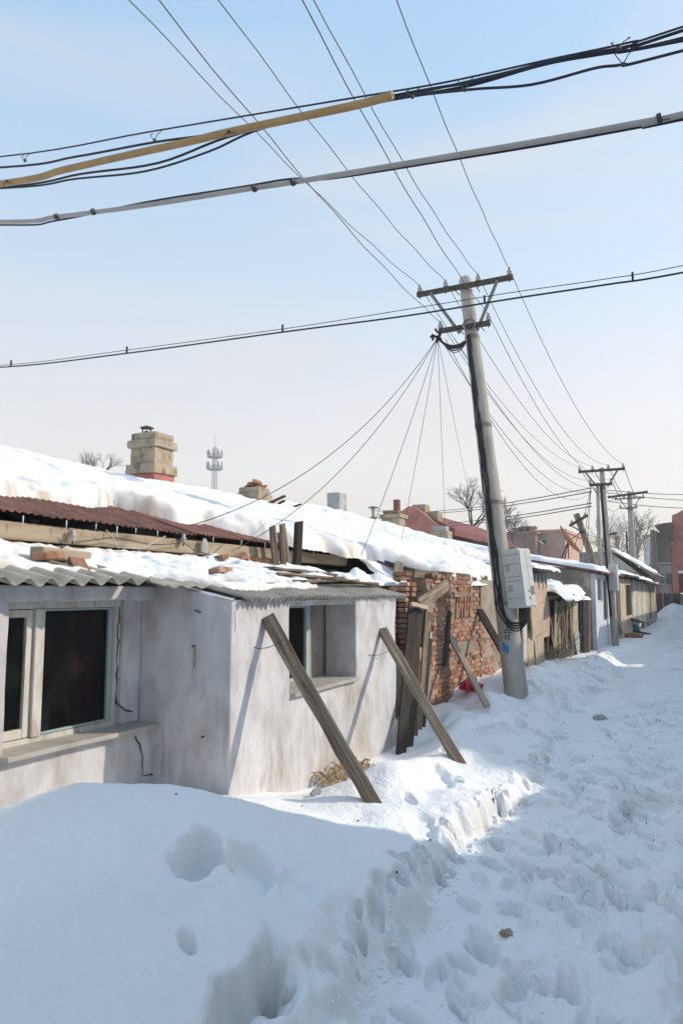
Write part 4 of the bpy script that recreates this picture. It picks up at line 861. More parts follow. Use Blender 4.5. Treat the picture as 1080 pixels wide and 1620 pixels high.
# splice cluster at the left end of the lower arm
cl = onY(689, 530, 10.4); q = random.Random(4)
mb = MB()
for i in range(9):
    p = cl + Vector((q.uniform(-.06, .08), q.uniform(-.05, .05), q.uniform(-.06, .09))); mb.tube([p, p + Vector((q.uniform(-.05, .05), q.uniform(-.03, .03), q.uniform(-.09, .02)))], .020, 6)
mb.build('cable_splice', CABLE, P1, smooth=True)
for i in range(4):
    a = cl + Vector((.02 * i, 0, -.02)); b = onY(735 + i, 540, 10.4); MB().tube(hang(a, b, .11 + .035 * i, 12), .019 - .004 * i, 6).build('cable', CABLE, P1, smooth=True)
c = onY(742, 514, 10.28); mb = MB()
for k in range(3):
    mb.tube([c + Vector(((.08 + .008 * k) * math.cos(a), -.01 * k, (.075 + .006 * k) * math.sin(a))) for a in [i * 2 * math.pi / 16 for i in range(17)]], .006, 5)
mb.build('wire_coil', STEEL_GREY, P1, smooth=True)
# marks daubed on the shaft: a stencilled sign and a blue blot
def on_shaft(px, py, w, h, m, name, lift=.002):
    z = onY(px, py, 10.4).z; c = AX(z); rr = RZ(z) + lift; a0 = math.asin(max(-.95, min(.95, (onY(px, py, c.y).x - c.x) / rr * .98))) 
    vs = []
    for j in (0, 1):
        for k in range(4):
            a = -math.pi / 2 + a0 + (k / 3 - .5) * w / rr; cc = AX(z + (j - .5) * h); vs.append(cc + Vector((rr * math.cos(a), rr * math.sin(a), 0)))
    MB().add(vs, [(k, k + 1, 5 + k, 4 + k) for k in range(3)]).build(name, m, P1)
for dx, dy, w, h in ((0, 0, .10, .012), (0, 4, .12, .012), (-3, 2, .014, .06), (3, 3, .014, .05), (0, 8, .08, .012), (-3, 11, .014, .05), (3, 11, .014, .05), (0, 14, .08, .012), (0, 11, .07, .010), (0, -3, .014, .05)):
    on_shaft(806 + dx, 997 + dy, w, h, INK, 'stencil_mark')
for dx, dy, w, h in ((0, 0, .10, .09), (-3, -3, .05, .09), (2, 5, .05, .07), (-6, -16, .02, .05)): on_shaft(803 + dx, 1025 + dy, w, h, BLUEP, 'blue_daub', .0035)

d2 = 1170 / 65 * 1.49
Y2 = 22.3; b2 = onY(972, 990, Y2); t2 = onY(951, 741, Y2)
P2, I2, AX2, RZ2 = utility_pole('distant concrete utility pole with a small grey box and street lamp beside the grey house', (b2.x, Y2, 0), t2, .105, .07, onY(951, 745, Y2).z, onY(954, 767, Y2).z, .64, .36, 1.1, False)
q = onY(970, 914, Y2); MB().box((q.x - .12, q.y - .20, q.z - .37), (q.x + .12, q.y + .10, q.z + .37)).build('meter_box', BOXM, P2, bevel=.02)
for of in (-.07, -.04): MB().tube([AX2(z) + Vector((of, -RZ2(z) - .015, 0)) for z in (onY(954, 767, Y2).z, 4, 3, 2, 1)], .018, 6).build('cable', CABLE, P2)
t = thing('street_lamp', 'street lamp with a pale shade on a short arm of the distant utility pole', 'street lamp', onY(966, 846, Y2))
a = onY(962, 846, Y2); b = onY(976, 843, Y2 - .1); MB().tube([a, b], .03, 6).build('arm', STEEL, t)
MB().lathe([(.03, 0), (.04, .05), (.11, .18), (.15, .25), (.14, .26), (.10, .18), (.02, .06)], 14, b + Vector((.0, 0, -.08)), (.45, -.25, .75)).build('lamp_shade', FRAME_WHITE, t, smooth=True)
MB().lathe([(.02, .0), (.05, .06), (.04, .11), (.01, .13)], 10, b + Vector((0, 0, -.06)), (-.4, .2, -.8)).build('bulb_holder', PIPE_Y, t, smooth=True)
Y3 = 46; b3 = onY(1001, 900, Y3); t3 = onY(995, 778, Y3)
P3, I3, AX3, RZ3 = utility_pole('farthest concrete utility pole beside the white lane end', (b3.x, Y3, 0), t3, .20, .14, onY(995, 789, Y3).z, onY(997, 804, Y3).z, .80, .55, 1.5, False)
c = AX3(onY(995, 783, Y3).z); MB().beam(c + Vector((-1.2, -.2, -.1)), c + Vector((1.0, -.2, .1)), .16, .12).build('cable_bundle', CABLE, P3)
MB().tube([AX3(1.0) + Vector((-.32, -.1, 0)), AX3(5.2) + Vector((-.26, -.1, 0))], .05, 6).build('conduit', CABLE, P3)
def plain_pole(label, px0, py0, px1, py1, Y, r, m, name='bare_pole', cat='pole'):
    t = thing(name, label, cat, onY(px0, py0, Y)); MB().tube([onY(px0, py0, Y), onY((px0 + px1) / 2, (py0 + py1) / 2, Y), onY(px1, py1, Y)], [r, r * .9, r * .8], 10).build('shaft', m, t, smooth=True); return t
plain_pole('slim bare concrete pole standing just behind the distant utility pole', 950, 960, 944.5, 764, 25.5, .07, CONCRETE)
t = plain_pole('tilted old wooden pole with a short crossarm rising behind the grey house', 979, 1004, 911, 813, 24.6, .125, WOOD, 'tilted_pole')
MB().beam(onY(900, 832, 24.4), onY(929, 815, 24.4), .08, .08).build('crossarm', STEEL, t)
MB().beam(onY(902, 831, 24.3), onY(917, 840, 24.3), .05, .04).build('brace', STEEL, t)
for px, py in ((903, 830), (924, 818)): insulator('insulator', onY(px, py, 24.4), 1.6, None, None, (.2, 0, .9), t)
t = thing('satellite_dish', 'large rusty satellite dish tilted on the grey house roof', 'satellite dish', onY(893, 880, 22.5))
c = onY(898, 857, 22.5); ax_ = Vector((.82, .05, .57)).normalized()
MB().lathe([(.02, -.02), (.25, .015), (.42, .06), (.52, .11), (.53, .11), (.42, .045), (.25, .0), (.02, -.04)], 22, c, ax_).build('dish', RUSTDISH, t, smooth=True)
for px in (887, 893, 899): MB().tube([c, onY(px, 884, 22.5)], .018, 5).build('leg', STEEL, t)
MB().tube([c + ax_ * .1, c + ax_ * .5 + Vector((0, 0, .02))], .012, 5).build('feed_arm', STEEL, t); MB().tube([c + ax_ * .42, c + ax_ * .55], .05, 8).build('feed_horn', STEEL, t)
t = thing('road_lamp', 'small white solar lamp on a thin post above the far snow roof', 'lamp', onY(856, 872, 40)); MB().tube([onY(856, 874, 40), onY(856, 858, 40)], .035, 6).build('post', GREYBLOCK, t); MB().beam(onY(852, 856, 40), onY(859, 861, 40), .30, .04).build('panel', FRAME_WHITE, t)

# ------------------------------------------------------------------ lines overhead
G = 'overhead power lines along the lane'
def line(name, pts, r, m, label, group, n=5): return wire_obj(name, pts, r, m, label, 'cable', group, n)
WL = [(205, 0, 0), (347, 0, 1), (497, 0, 2), (627, 0, 3), (250, 0, 4), (477, 0, 5)]
nmz = ['power line on the leftmost top insulator of the leaning pole', 'power line on the second top insulator of the leaning pole', 'power line on the third top insulator of the leaning pole',
       'power line on the rightmost top insulator of the leaning pole', 'power line on the lower left insulator of the leaning pole', 'power line on the lower right insulator of the leaning pole']
for px, py, k in WL:
    a = I1[k]; d = ray(px, py); b = Vector((d.x, d.y, d.z)) * ((a.z - EYE - .15) / d.z) + Vector((0, 0, EYE)); c = b + (b - a) * 2.2
    pts = hang(a, b, .10 + .03 * (k % 3), 22); pts += [b.lerp(c, i / 6) + Vector((0, 0, .25 * (i / 6))) for i in range(1, 7)]
    pts = [p + Vector((0, 0, .012 * math.sin(i * 1.3 + k))) for i, p in enumerate(pts)]; pts[0] = a
    line('power_line', pts, .0048, WIRE, nmz[k] + ', near span overhead', G)
    line('power_line', hang(a, I2[k], .55 + .08 * (k % 3), 20), .0048, WIRE, nmz[k] + ', middle span', G)
    line('power_line', hang(I2[k], I3[k], .6, 12), .011, WIRE, nmz[k].replace('leaning', 'distant') + ', far span', G)
Gs = 'service wires fanning from the leaning pole'
for e, sag, r, l in ((onX(300, 832, -4.6), .45, .0048, 'left upper service wire sagging from the pole to the red roof edge'), (onX(375, 868, -4.6), .40, .0045, 'left lower service wire sagging from the pole to the eave beam'),
        (onX(567, 888, -4.3), .12, .0042, 'service wire dropping from the pole to the dark roof end'), (onX(632, 868, -5.2), .06, .004, 'service wire dropping from the pole to the middle of the snow roof'),
        (onX(705, 872, -5.4), .02, .004, 'near vertical service wire dropping from the pole to the snow roof'), (onX(745, 800, -8), .03, .004, 'service wire from the pole toward the bare tree behind the shaft')):
    line('service_wire', hang(cl + Vector((.03, 0, -.05)), e, sag, 18), r, CABLE, l, Gs)
for k, (dx, sag) in enumerate(((.25, .55), (.05, .75), (.12, 1.0))):
    line('service_wire', hang(cl + Vector((dx, .1, -.05)), onY(933, 772, Y2) + Vector((0, 0, -.08 * k)), sag, 18), .005, CABLE, ['upper slack service wire between the two nearer poles', 'middle slack service wire between the two nearer poles', 'lowest slack service wire between the two nearer poles'][k], Gs)
for k, (px, py) in enumerate(((905, 870), (918, 880), (926, 872))): line('service_wire', hang(onY(934, 772, Y2), onY(px, py, 23), .15, 8), .008, CABLE, '%s of three service wires dropping from the distant pole to the grey house roof' % ['leftmost', 'middle', 'rightmost'][k], 'service wires dropping from the distant pole')
def spline(P, n=6):
    Q = []
    for i in range(len(P) - 1):
        p0, p1, p2, p3 = P[max(i - 1, 0)], P[i], P[i + 1], P[min(i + 2, len(P) - 1)]
        for k in range(n):
            u = k / n; Q.append(.5 * ((2 * p1) + (p2 - p0) * u + (2 * p0 - 5 * p1 + 4 * p2 - p3) * u * u + (3 * p1 - p0 - 3 * p2 + p3) * u ** 3))
    return Q + [P[-1]]
def crossing(pix, Y, r, m, label, group, name='overhead_cable', n=7, ext=(True, True), dy=0, parent=None):
    P = [onY(a, b, Y + dy) for a, b in pix]
    if ext[0]: P = [P[0] + (P[0] - P[1]).normalized() * 3.5 + Vector((0, 0, .25))] + P
    if ext[1]: P = P + [P[-1] + (P[-1] - P[-2]).normalized() * 2.5 + Vector((0, 0, .1))]
    o = MB().tube(spline(P), r, n).build(name, m, parent, smooth=True)
    return tag(o, label, 'cable' if 'pipe' not in name else 'pipe', group) if not parent else o
GC = 'cable bundle crossing high over the lane'
crossing([(0, 248), (240, 208), (540, 158), (700, 131), (860, 96), (1000, 66), (1080, 42)], 4.0, .006, CABLE_BLUE, 'topmost thin messenger cable of the bundle crossing the sky', GC)
crossing([(0, 265), (120, 248), (245, 225), (360, 208), (620, 152), (760, 127), (900, 92), (1000, 72), (1080, 48)], 4.03, .009, CABLE_BLUE, 'second cable of the bundle, passing just above the yellow pipe', GC)
crossing([(0, 297), (130, 275), (250, 258), (360, 217), (500, 181), (620, 157), (740, 136), (860, 102), (960, 84), (1080, 64)], 4.06, .009, CABLE_BLUE, 'third cable of the bundle, hugging the underside of the yellow pipe', GC)
crossing([(0, 298), (120, 283), (230, 271), (330, 240), (420, 202), (620, 158), (740, 142), (840, 134), (940, 108), (985, 102), (1080, 80)], 4.02, .008, CABLE_BLUE, 'lowest cable of the bundle, sagging free on the right', GC)
crossing([(600, 158), (700, 138), (800, 115), (900, 90), (985, 80), (1080, 60)], 4.09, .008, CABLE_BLUE, 'inner cable of the bundle right of the yellow pipe end', GC, ext=(False, True))
yp = [(0, 291), (100, 269), (200, 246), (300, 224), (362, 209), (480, 184), (560, 167), (621, 151)]
crossing(yp, 3.96, .026, PIPE_Y, 'yellow plastic pipe sleeve over the cables crossing the sky', None, 'sleeve_pipe', 14, (True, False))
gp = [(0, 351), (90, 343), (230, 325), (380, 301), (460, 289), (520, 279), (700, 249), (860, 222), (1040, 189), (1080, 181)]
crossing(gp, 3.96, .0165, PIPE_G, 'grey plastic conduit crossing the sky below the yellow pipe', None, 'conduit_pipe', 12)
crossing([(0, 356), (90, 349), (230, 320), (380, 296), (460, 283), (520, 283), (700, 255), (860, 229), (1040, 196), (1080, 189)], 3.98, .007, CABLE_BLUE, 'navy cable strapped along the grey conduit', None)
crossing([(0, 581), (200, 559), (450, 525), (640, 500), (800, 474), (960, 450), (1080, 431)], 7.6, .010, CABLE, 'black cable crossing in front of the leaning pole head', 'cable and messenger in front of the pole head')
crossing([(0, 578), (200, 554), (450, 520), (560, 503), (640, 490), (800, 464), (960, 441), (1080, 420)], 7.65, .0045, CABLE, 'thin messenger above the black cable in front of the pole head', 'cable and messenger in front of the pole head')
q = random.Random(12)
for i, (px, py, up) in enumerate(((40, 254, 14), (245, 222, 16), (735, 142, 20), (985, 102, 22), (978, 76, 12), (362, 209, -8), (12, 287, -10), (652, 153, 14))):
    p = onY(px, py, 3.94); s = .0034 * up; mb = MB()
    mb.lathe([(.004, -.012), (.012, -.008), (.012, .008), (.004, .012)], 8, p, (1, 0, .2))
    for k in (-1, 1): mb.tube([p, p + Vector((k * .025, -.01, s * .5)), p + Vector((k * .05 + .01, 0, s)), p + Vector((k * .035 + .01, .01, s * 1.2))], .0028, 5)
    tag(mb.build('tie_clip', WIRE, smooth=True), ['wire tie on the cable bundle at the far left edge, above the yellow pipe', 'wire tie on the second bundle cable above the left half of the yellow pipe', 'wire tie hanging on the lowest bundle cable just right of the yellow pipe end', 'lower of two wire ties at the right end of the cable bundle', 'upper of two wire ties at the right end of the cable bundle', 'wire tie round the middle of the yellow pipe', 'wire tie round the far left end of the yellow pipe', 'wire tie close beside the cut end of the yellow pipe'][i], 'tie', 'wire ties on the crossing cables')
for i, (px, py) in enumerate(((90, 343), (148, 335), (402, 298), (463, 288), (1042, 187))):
    p = onY(px, py, 3.945); mb = MB(); d = Vector((1, 0, .17)).normalized()
    mb.lathe([(.021, -.012), (.025, -.010), (.025, .010), (.021, .012)], 10, p, d)
    mb.tube([p + Vector((0, -.025, 0)), p + Vector((.02, -.03, -.035)), p + Vector((.05, -.02, -.03))], .003, 5)
    tag(mb.build('tie_clip', STEEL, smooth=True), '%s wire tie from the left round the grey conduit crossing the sky' % ['first', 'second', 'third', 'fourth', 'fifth'][i], 'tie', 'wire ties on the grey conduit')
for i, (px, py) in enumerate(((18, 578), (201, 557), (447, 523), (766, 478), (1000, 442))):
    p = onY(px, py - 2, 7.6); tag(MB().beam(p + Vector((0, 0, .06)), p - Vector((0, 0, .03)), .02, .02).build('hanger_clip', CABLE), '%s hanger clip from the left joining the black cable and its messenger' % ['first', 'second', 'third', 'fourth', 'fifth'][i], 'clip', 'hanger clips on the black cable')
GF = 'far lines crossing behind the distant poles'
for i, (L, Rr) in enumerate((((585, 804), (935, 772)), ((585, 806), (935, 778)), ((590, 822), (935, 796)), ((590, 826), (935, 801)))):
    a = onY(*L, 58); b = onY(*Rr, Y2 + .2); line('far_line', hang(a, b, .5, 12), .016, CABLE, ['topmost far line running from the small grid post to the distant pole', 'second far line from the small grid post to the distant pole', 'third far line from the small grid post to the distant pole', 'lowest far line from the small grid post to the distant pole'][i], GF)
for i, (L, Rr) in enumerate((((940, 773), (1150, 780)), ((940, 776), (1150, 792)), ((955, 792), (1150, 803)))):
    a = onY(*L, Y3 - 1); b = onY(*Rr, Y3 + 6); line('far_line', hang(a, b, .2, 10), .022, CABLE, ['upper far line crossing the far lane to the right', 'middle far line crossing the far lane to the right', 'lower far line crossing the far lane to the right'][i], GF)
t = thing('utility_pole', 'tiny far power post with a crossarm above the snow roof ridge', 'utility pole', onY(591, 830, 60), 'concrete utility poles along the lane')
MB().tube([onY(591, 835, 60), onY(590, 801, 60)], .17, 8).build('shaft', CONCRETE, t); MB().beam(onY(583, 803, 59.8), onY(598, 803, 59.8), .12, .12).build('crossarm', STEEL, t); MB().beam(onY(585, 819, 59.8), onY(597, 819, 59.8), .1, .1).build('crossarm', STEEL, t)
# ------------------------------------------------------------------ sheds and houses farther along the lane
SH = thing('scrap_shed', 'tumbledown shed of grey upright boards with a dark doorway and brushwood', 'shed', (-3.1, 17.5, 0))
SA, SB = (-3.22, 16.9), (-2.75, 19.3)
MB().prism([(-3.3, 17.05, -.1), (-2.95, 19.3, -.1), (-3.9, 19.8, -.1), (-4.4, 17.3, -.1)], (0, 0, 1.65)).build('dark_inside', DARK, SH)
_q5 = random.Random(77)
for i in range(12):
    x = _q5.uniform(868, 908); plank('board', onP(x, 1052 - (x - 866) * .4, SA, SB) + Vector((.09, -.05, 0)), onP(x + _q5.uniform(-7, 7), _q5.uniform(948, 1000), SA, SB) + Vector((.05, -.02, 0)), _q5.uniform(.04, .09), .025, _q5.choice((WOOD, WOOD_DARK, WOOD_PALE, WOOD)), SH, face=(.95, -.3, 0), seed=230 + i)
for i, (x0, y0, x1, y1, w, m) in enumerate(((866, 1050, 866, 942, .10, WOOD), (872, 1046, 879, 950, .16, WOOD), (878, 1050, 884, 955, .13, WOOD), (884, 1050, 889, 948, .15, WOOD), (890, 1048, 893, 955, .16, WOOD), (896, 1045, 899, 946, .16, WOOD_PALE), (901, 1042, 903, 945, .14, WOOD), (907, 1036, 906, 944, .18, BEIGE), (911, 1035, 910, 944, .16, BEIGE),
        (862, 946, 880, 944, .10, WOOD), (880, 958, 897, 951, .12, WOOD), (925, 1040, 925, 952, .30, WOOD_DARK), (930, 1036, 931, 950, .14, WOOD))):
    plank('board', onP(x0, y0, SA, SB), onP(x1, y1, SA, SB), w, .04, m, SH, face=(.95, -.3, 0), seed=200 + i)
plank('pale_panel', onP(910, 1036, SA, SB), onP(909, 1003, SA, SB), .36, .04, FRAME_GREEN, SH, face=(.95, -.3, 0), seed=4)
def tarp_in(X, Y): return np.minimum(np.minimum(X + 4.2, -2.72 + .15 * fbm(Y * 1.4, X, 3, 6) - X), np.minimum(Y - 16.4 + .1 * fbm(X * 2, Y, 2, 3), 19.6 - Y))
MB().prism([(-4.2, 16.5, 1.82), (-2.85, 16.5, 1.62), (-2.75, 19.5, 1.62), (-4.2, 19.5, 1.82)], (0, 0, -.05)).build('roof_deck', WOOD_DARK, SH)
snow_patch('roof_snow', 'snow covered tarp sagging on the tumbledown scrap shed', lambda X, Y: 1.66 - .14 * (X + 2.85) - .14 * np.exp(-((X + 2.75) / .16) ** 2) + .05 * fbm(X * 2, Y * 1.6, 2, 8), tarp_in, (-4.3, -2.5), (16.3, 19.7), (.05, .05), T=.13, w=.2, seed=61, lump=.8)
q = random.Random(31); mb = MB()
for i in range(46):
    p = onP(868 + q.uniform(-10, 26), 1050 - q.uniform(-4, 10), SA, SB) + Vector((.05, -.15, -.02)); d = Vector((q.uniform(-.5, .7), q.uniform(-.5, .3), q.uniform(.5, 1.2))) * q.uniform(.4, .95)
    mb.tube([p, p + d * .5 + Vector((q.uniform(-.1, .1), 0, q.uniform(-.05, .1))), p + d + Vector((q.uniform(-.2, .2), 0, q.uniform(-.2, .0)))], [.013, .009, .004], 4, False)
tag(mb.build('brushwood', WOOD_PALE), 'tangle of bare brushwood stacked against the scrap shed boards', 'brushwood', None, 'stuff')
MT = thing('mat_screen', 'woven reed mat hung as a wall beside the scrap shed doorway', 'screen', (-3.2, 15.8, 0))
a, b = onX(839, 1010, -3.2), onX(866, 930, -3.2)
wall_panel('reed_mat', REED, MT, 'x', -3.19, .03, a.y, b.y, a.z - .05, 1.86, seed=3, amp=.02, bevel=0)
plank('board', onX(853, 1056, -3.14), onX(851, 1006, -3.16), .60, .03, WOOD_PALE, MT, face=(1, -.1, 0), seed=5)
plank('board', onX(830, 1048, -3.15), onX(829, 985, -3.15), .22, .03, FRAME_WHITE, MT, face=(1, -.1, 0), seed=6)
plank('board', onX(839, 1052, -3.17), onX(838, 1012, -3.17), .35, .03, BEIGE, MT, face=(1, -.1, 0), seed=7)
for i, px in enumerate((840, 846, 852, 858, 863)): plank('glazing_bar', onX(px, 931, -3.19), onX(px + .5, 909, -3.19), .05, .04, FRAME_WHITE, MT, face=(1, 0, 0), seed=i)
MB().box((-3.28, a.y - .3, 1.86), (-3.24, b.y, 2.2)).build('pane', FARWIN, MT)
MB().prism([(-2.95, 14.4, 2.12), (-4.6, 14.4, 2.30), (-4.6, b.y + .2, 2.30), (-2.95, b.y + .2, 2.12)], (0, 0, -.05)).build('roof_deck', WOOD_DARK, MT)
snow_patch('roof_snow', 'thin snow on the small flat roof above the reed mat', lambda X, Y: 2.13 - .11 * (X + 2.95), lambda X, Y: np.minimum(np.minimum(X + 4.6, -2.97 + .1 * fbm(Y * 2, X, 2, 3) - X), np.minimum(Y - 14.4, b.y + .15 - Y)), (-4.7, -2.8), (14.3, b.y + .3), (.06, .06), T=.07, w=.14, seed=62, lump=.7)

FRONTW = mat('front_limewash', [(.55, .55, .57), (.68, .68, .70)], 3, rough=.95, bump=.4, layer=((.36, .32, .28), 3, (1, 1, .4), .58, .74, .6))
GX, GY = -2.67, 20.0; gs = .183
GH = thing('grey_house', 'grey patched plaster house with a whitewashed end holding two narrow windows', 'house', (-4.5, 22, 0))
wall_panel('wall', PLASTER_OLD, GH, 'y', GY, .2, -7.2, GX - .12, -.2, 3.0, seed=21, ztop=lambda x: 2.16 + gs * (GX - x), step=.35, amp=.012)
ws = [onX(945, 952, GX), onX(951, 915, GX), onX(954.5, 983, GX), onX(959.5, 918, GX)]
wall_panel('wall', FRONTW, GH, 'x', GX, .12, GY - .02, 24.4, -.2, 2.15, [(ws[0].y, ws[1].y, ws[0].z, ws[1].z), (ws[2].y, ws[3].y, ws[2].z, ws[3].z)], seed=22, step=.4)
for a, b in ((ws[0], ws[1]), (ws[2], ws[3])):
    f = rails('window', GX - .03, (a.y, b.y, .06, .06), (a.z, b.z, .04, .04), .05, FRAME_GREEN, GH); MB().box((GX - .065, a.y + .06, a.z + .04), (GX - .055, b.y - .06, b.z - .04)).build('pane', FARWIN, f)
MB().prism([(GX + .22, GY - .25, 2.15), (-7.4, GY - .25, 2.15 + gs * 4.9), (-7.4, 24.8, 2.15 + gs * 4.9), (GX + .22, 24.8, 2.15)], (0, 0, .05)).build('roof_sheet', REDROOF, GH)
snow_patch('roof_snow', 'snow sheet on the grey patched house with a rusty edge', lambda X, Y: 2.205 + gs * (GX + .2 - X), lambda X, Y: np.minimum(np.minimum(X + 7.3, GX + .14 + .08 * fbm(Y * 2, X, 2, 4) - X), np.minimum(Y - GY + .24, 24.7 - Y) + 0) - np.where((np.abs(X + 4.2) < .5) & (np.abs(Y - 23.2) < .5), .15, 0) * 0,
           (-7.4, -2.3), (GY - .3, 24.9), (.06, .06), T=.13, w=.2, seed=63, lump=.5)
# low shed roof in front of the grey wall's left end, and the house behind it
HB = thing('beige_house', 'beige plastered house with a dark doorway beyond the grey house', 'house', (-3, 28, 0))
hx_ = onY(983, 1003, 26.5).x
wall_panel('wall', PLASTER_OLD, HB, 'y', 26.5, .2, -5.5, hx_ - .1, -.2, 2.15, seed=31, step=.5)
dr = (onX(990.5, 975, hx_), onX(997, 926, hx_)); e31 = onX(1000, 990, hx_).y
wall_panel('wall', BEIGE, HB, 'x', hx_, .1, 26.48, e31, -.2, 2.15, [(dr[0].y, dr[1].y, dr[0].z, dr[1].z)], seed=32, step=.5)
MB().box((hx_ - .09, dr[0].y + .002, dr[0].z + .002), (hx_ - .06, dr[1].y - .002, dr[1].z - .002)).build('door', DARK, HB)
MB().prism([(hx_ + .3, 26.2, 2.2), (-6, 26.2, 2.65), (-6, e31 + .5, 2.65), (hx_ + .3, e31 + .5, 2.2)], (0, 0, .06)).build('roof_sheet', WOOD_DARK, HB)
snow_patch('roof_snow', 'thin snow on the beige house roof', lambda X, Y: 2.265 + .12 * (hx_ + .3 - X), lambda X, Y: np.minimum(np.minimum(X + 5.9, hx_ + .2 + .1 * fbm(Y, X, 2, 4) - X), np.minimum(Y - 26.2, e31 + .4 - Y)), (-6, hx_ + .4), (26.1, e31 + .6), (.09, .09), T=.10, w=.2, seed=64, lump=.6)
# big shed with a grey sheet roof behind
Yb = 36
r0 = onY(962, 868, Yb); r1 = onY(1034, 908, Yb); rl = onY(914, 874, Yb)
BS = thing('sheet_shed', 'large shed with a grey corrugated roof sloping down to the lane behind the beige house', 'shed', (r1.x - 1, Yb, 0))
MB().prism([(r1.x - .5, Yb + .3, -.2), (r1.x - .5, Yb + .3, r1.z - .1), (r0.x, Yb + .3, r0.z - .1), (rl.x, Yb + .3, rl.z - .1), (rl.x, Yb + .3, -.2)], (0, 8, 0)).build('wall', PLASTER_OLD, BS)
slope = (r0.z - r1.z) / (r1.x - r0.x); L = math.hypot(r1.x - r0.x, r0.z - r1.z)
corrugated('roof_sheet', GREYSHEET, BS, (r1.x, Yb, r1.z), 8.6, L, (0, 1, 0), (-1, 0, slope), .22, .03, .01, 2, per=6)
corrugated('gable_sheet', GREYSHEET, BS, (rl.x, Yb + .28, rl.z - 1.6), r0.x - rl.x, 1.62, (1, 0, 0), (0, 0, 1), .22, .03, .01, 3, per=6)
snow_patch('roof_snow', 'thin snow on the grey sheet shed roof', lambda X, Y: r1.z + .05 + slope * (r1.x - X), lambda X, Y: np.minimum(np.minimum(X - r0.x, r1.x - .3 - X), np.minimum(Y - Yb - .05, Yb + 8 - Y)) + .15 * fbm(X * 2, Y * 2, 2, 4), (r0.x, r1.x), (Yb, Yb + 8), (.12, .12), T=.08, w=.2, seed=65, lump=.8)
SK = thing('patched_shack', 'patched shack with whitish boards and a rubble corner near the lane end', 'shack', (hx_, 33, 0))
A2, B2 = (hx_ + .02, e31), (onY(1036, 995, 44).x, 44.)
MB().prism([(A2[0] - .2, A2[1] + .1, -.2), (B2[0] - .2, B2[1], -.2), (B2[0] - 2.5, B2[1], -.2), (A2[0] - 2.5, A2[1] + .1, -.2)], (0, 0, 2.2)).build('wall', PLASTER_OLD, SK)
for i, (x0, y0, x1, y1, w, m) in enumerate(((1002, 985, 1001, 915, .5, FRAME_WHITE), (1005, 985, 1004, 918, .5, BEIGE), (1009, 988, 1008, 915, .6, FRAME_WHITE), (1013, 985, 1012, 918, .5, BEIGE), (1017, 985, 1016, 922, .6, FRAME_WHITE), (1021, 975, 1020, 922, .5, BEIGE), (1026, 975, 1025, 930, .7, WOOD), (1031, 978, 1029, 930, .7, WOOD_PALE), (1036, 978, 1033, 925, .5, WOOD))):
    plank('board', onP(x0, y0, A2, B2), onP(x1, y1, A2, B2), w, .06, m, SK, face=(1, -.2, 0), seed=300 + i)
MB().prism([(A2[0] + .5, A2[1], 2.15), (B2[0] + .5, B2[1], 2.05), (B2[0] - 2.5, B2[1], 2.6), (A2[0] - 2.5, A2[1], 2.6)], (0, 0, -.08)).build('roof_deck', WOOD_DARK, SK)
snow_patch('roof_snow', 'ragged snow on the patched shack near the lane end', lambda X, Y: 2.13 - .008 * (Y - 31) + .15 * (A2[0] + .5 - X), lambda X, Y: np.minimum(np.minimum(X - A2[0] + 2.4, (A2[0] + .4 + (B2[0] - A2[0]) * (Y - A2[1]) / (B2[1] - A2[1])) - X), np.minimum(Y - A2[1], B2[1] - Y)) + .3 * fbm(X * 1.5, Y * .8, 2, 4), (A2[0] - 2.5, max(A2[0], B2[0]) + .6), (A2[1], B2[1]), (.12, .12), T=.12, w=.25, seed=66, lump=.9)
prop('blackened pole propping the far beige house eave over the lane', onZ(1023, 992, .05), onX(1001, 908, onZ(1023, 992, .05).x - .7), .16, .14, WOOD_DARK, 6)
tag(plank('rail', onX(998, 980, hx_ + .15), onZ(1021, 986, .25), .10, .08, WOOD_DARK, face=(0, 0, 1), seed=7), 'short dark rail tying the foot of the blackened pole to the beige house', 'rail')
# teal tarp and debris by the lane
def lump(name, label, cat, c, r, m, seed, n=14, group=None):
    bm = bmesh.new(); bmesh.ops.create_icosphere(bm, subdivisions=3, radius=1); q = random.Random(seed)
    P = np.array([v.co[:] for v in bm.verts]); s = q.uniform(0, 9)
    d = 1 + .8 * fbm(P[:, 0] * 1.7 + s + P[:, 2], P[:, 1] * 1.7 + s, 3, seed) + .25 * np.abs(fbm(P[:, 0] * 5 + s, P[:, 1] * 5 + P[:, 2] * 4, 2, seed + 1))
    for v, k in zip(bm.verts, d): v.co = Vector((v.co.x * r[0] * k + c[0], v.co.y * r[1] * k + c[1], v.co.z * r[2] * k + c[2]))
    me = bpy.data.meshes.new(name); bm.to_mesh(me); bm.free(); me.materials.append(m); o = bpy.data.objects.new(name, me); COL.objects.link(o); return tag(o, label, cat, group)
p = onZ(985, 996, .22); lump('tarp_bundle', 'teal tarpaulin bundle half buried in snow before the beige house', 'tarp', p, (.45, .5, .22), TEAL, 3)
p = onZ(1018, 1001, .12); wire_obj('tarp_rope', [onZ(990, 998, .2), onZ(1005, 998, .16), onZ(1018, 1002, .14), onZ(1028, 1004, .12)], .05, TEAL, 'strip of teal tarp trailing from the bundle across the snow', 'tarp')
p = onZ(1000, 1006, .18); lump('rubble_lump', 'pinkish brick rubble lying on the snow before the teal tarp', 'rubble', p, (.3, .25, .10), BRICK, 5)
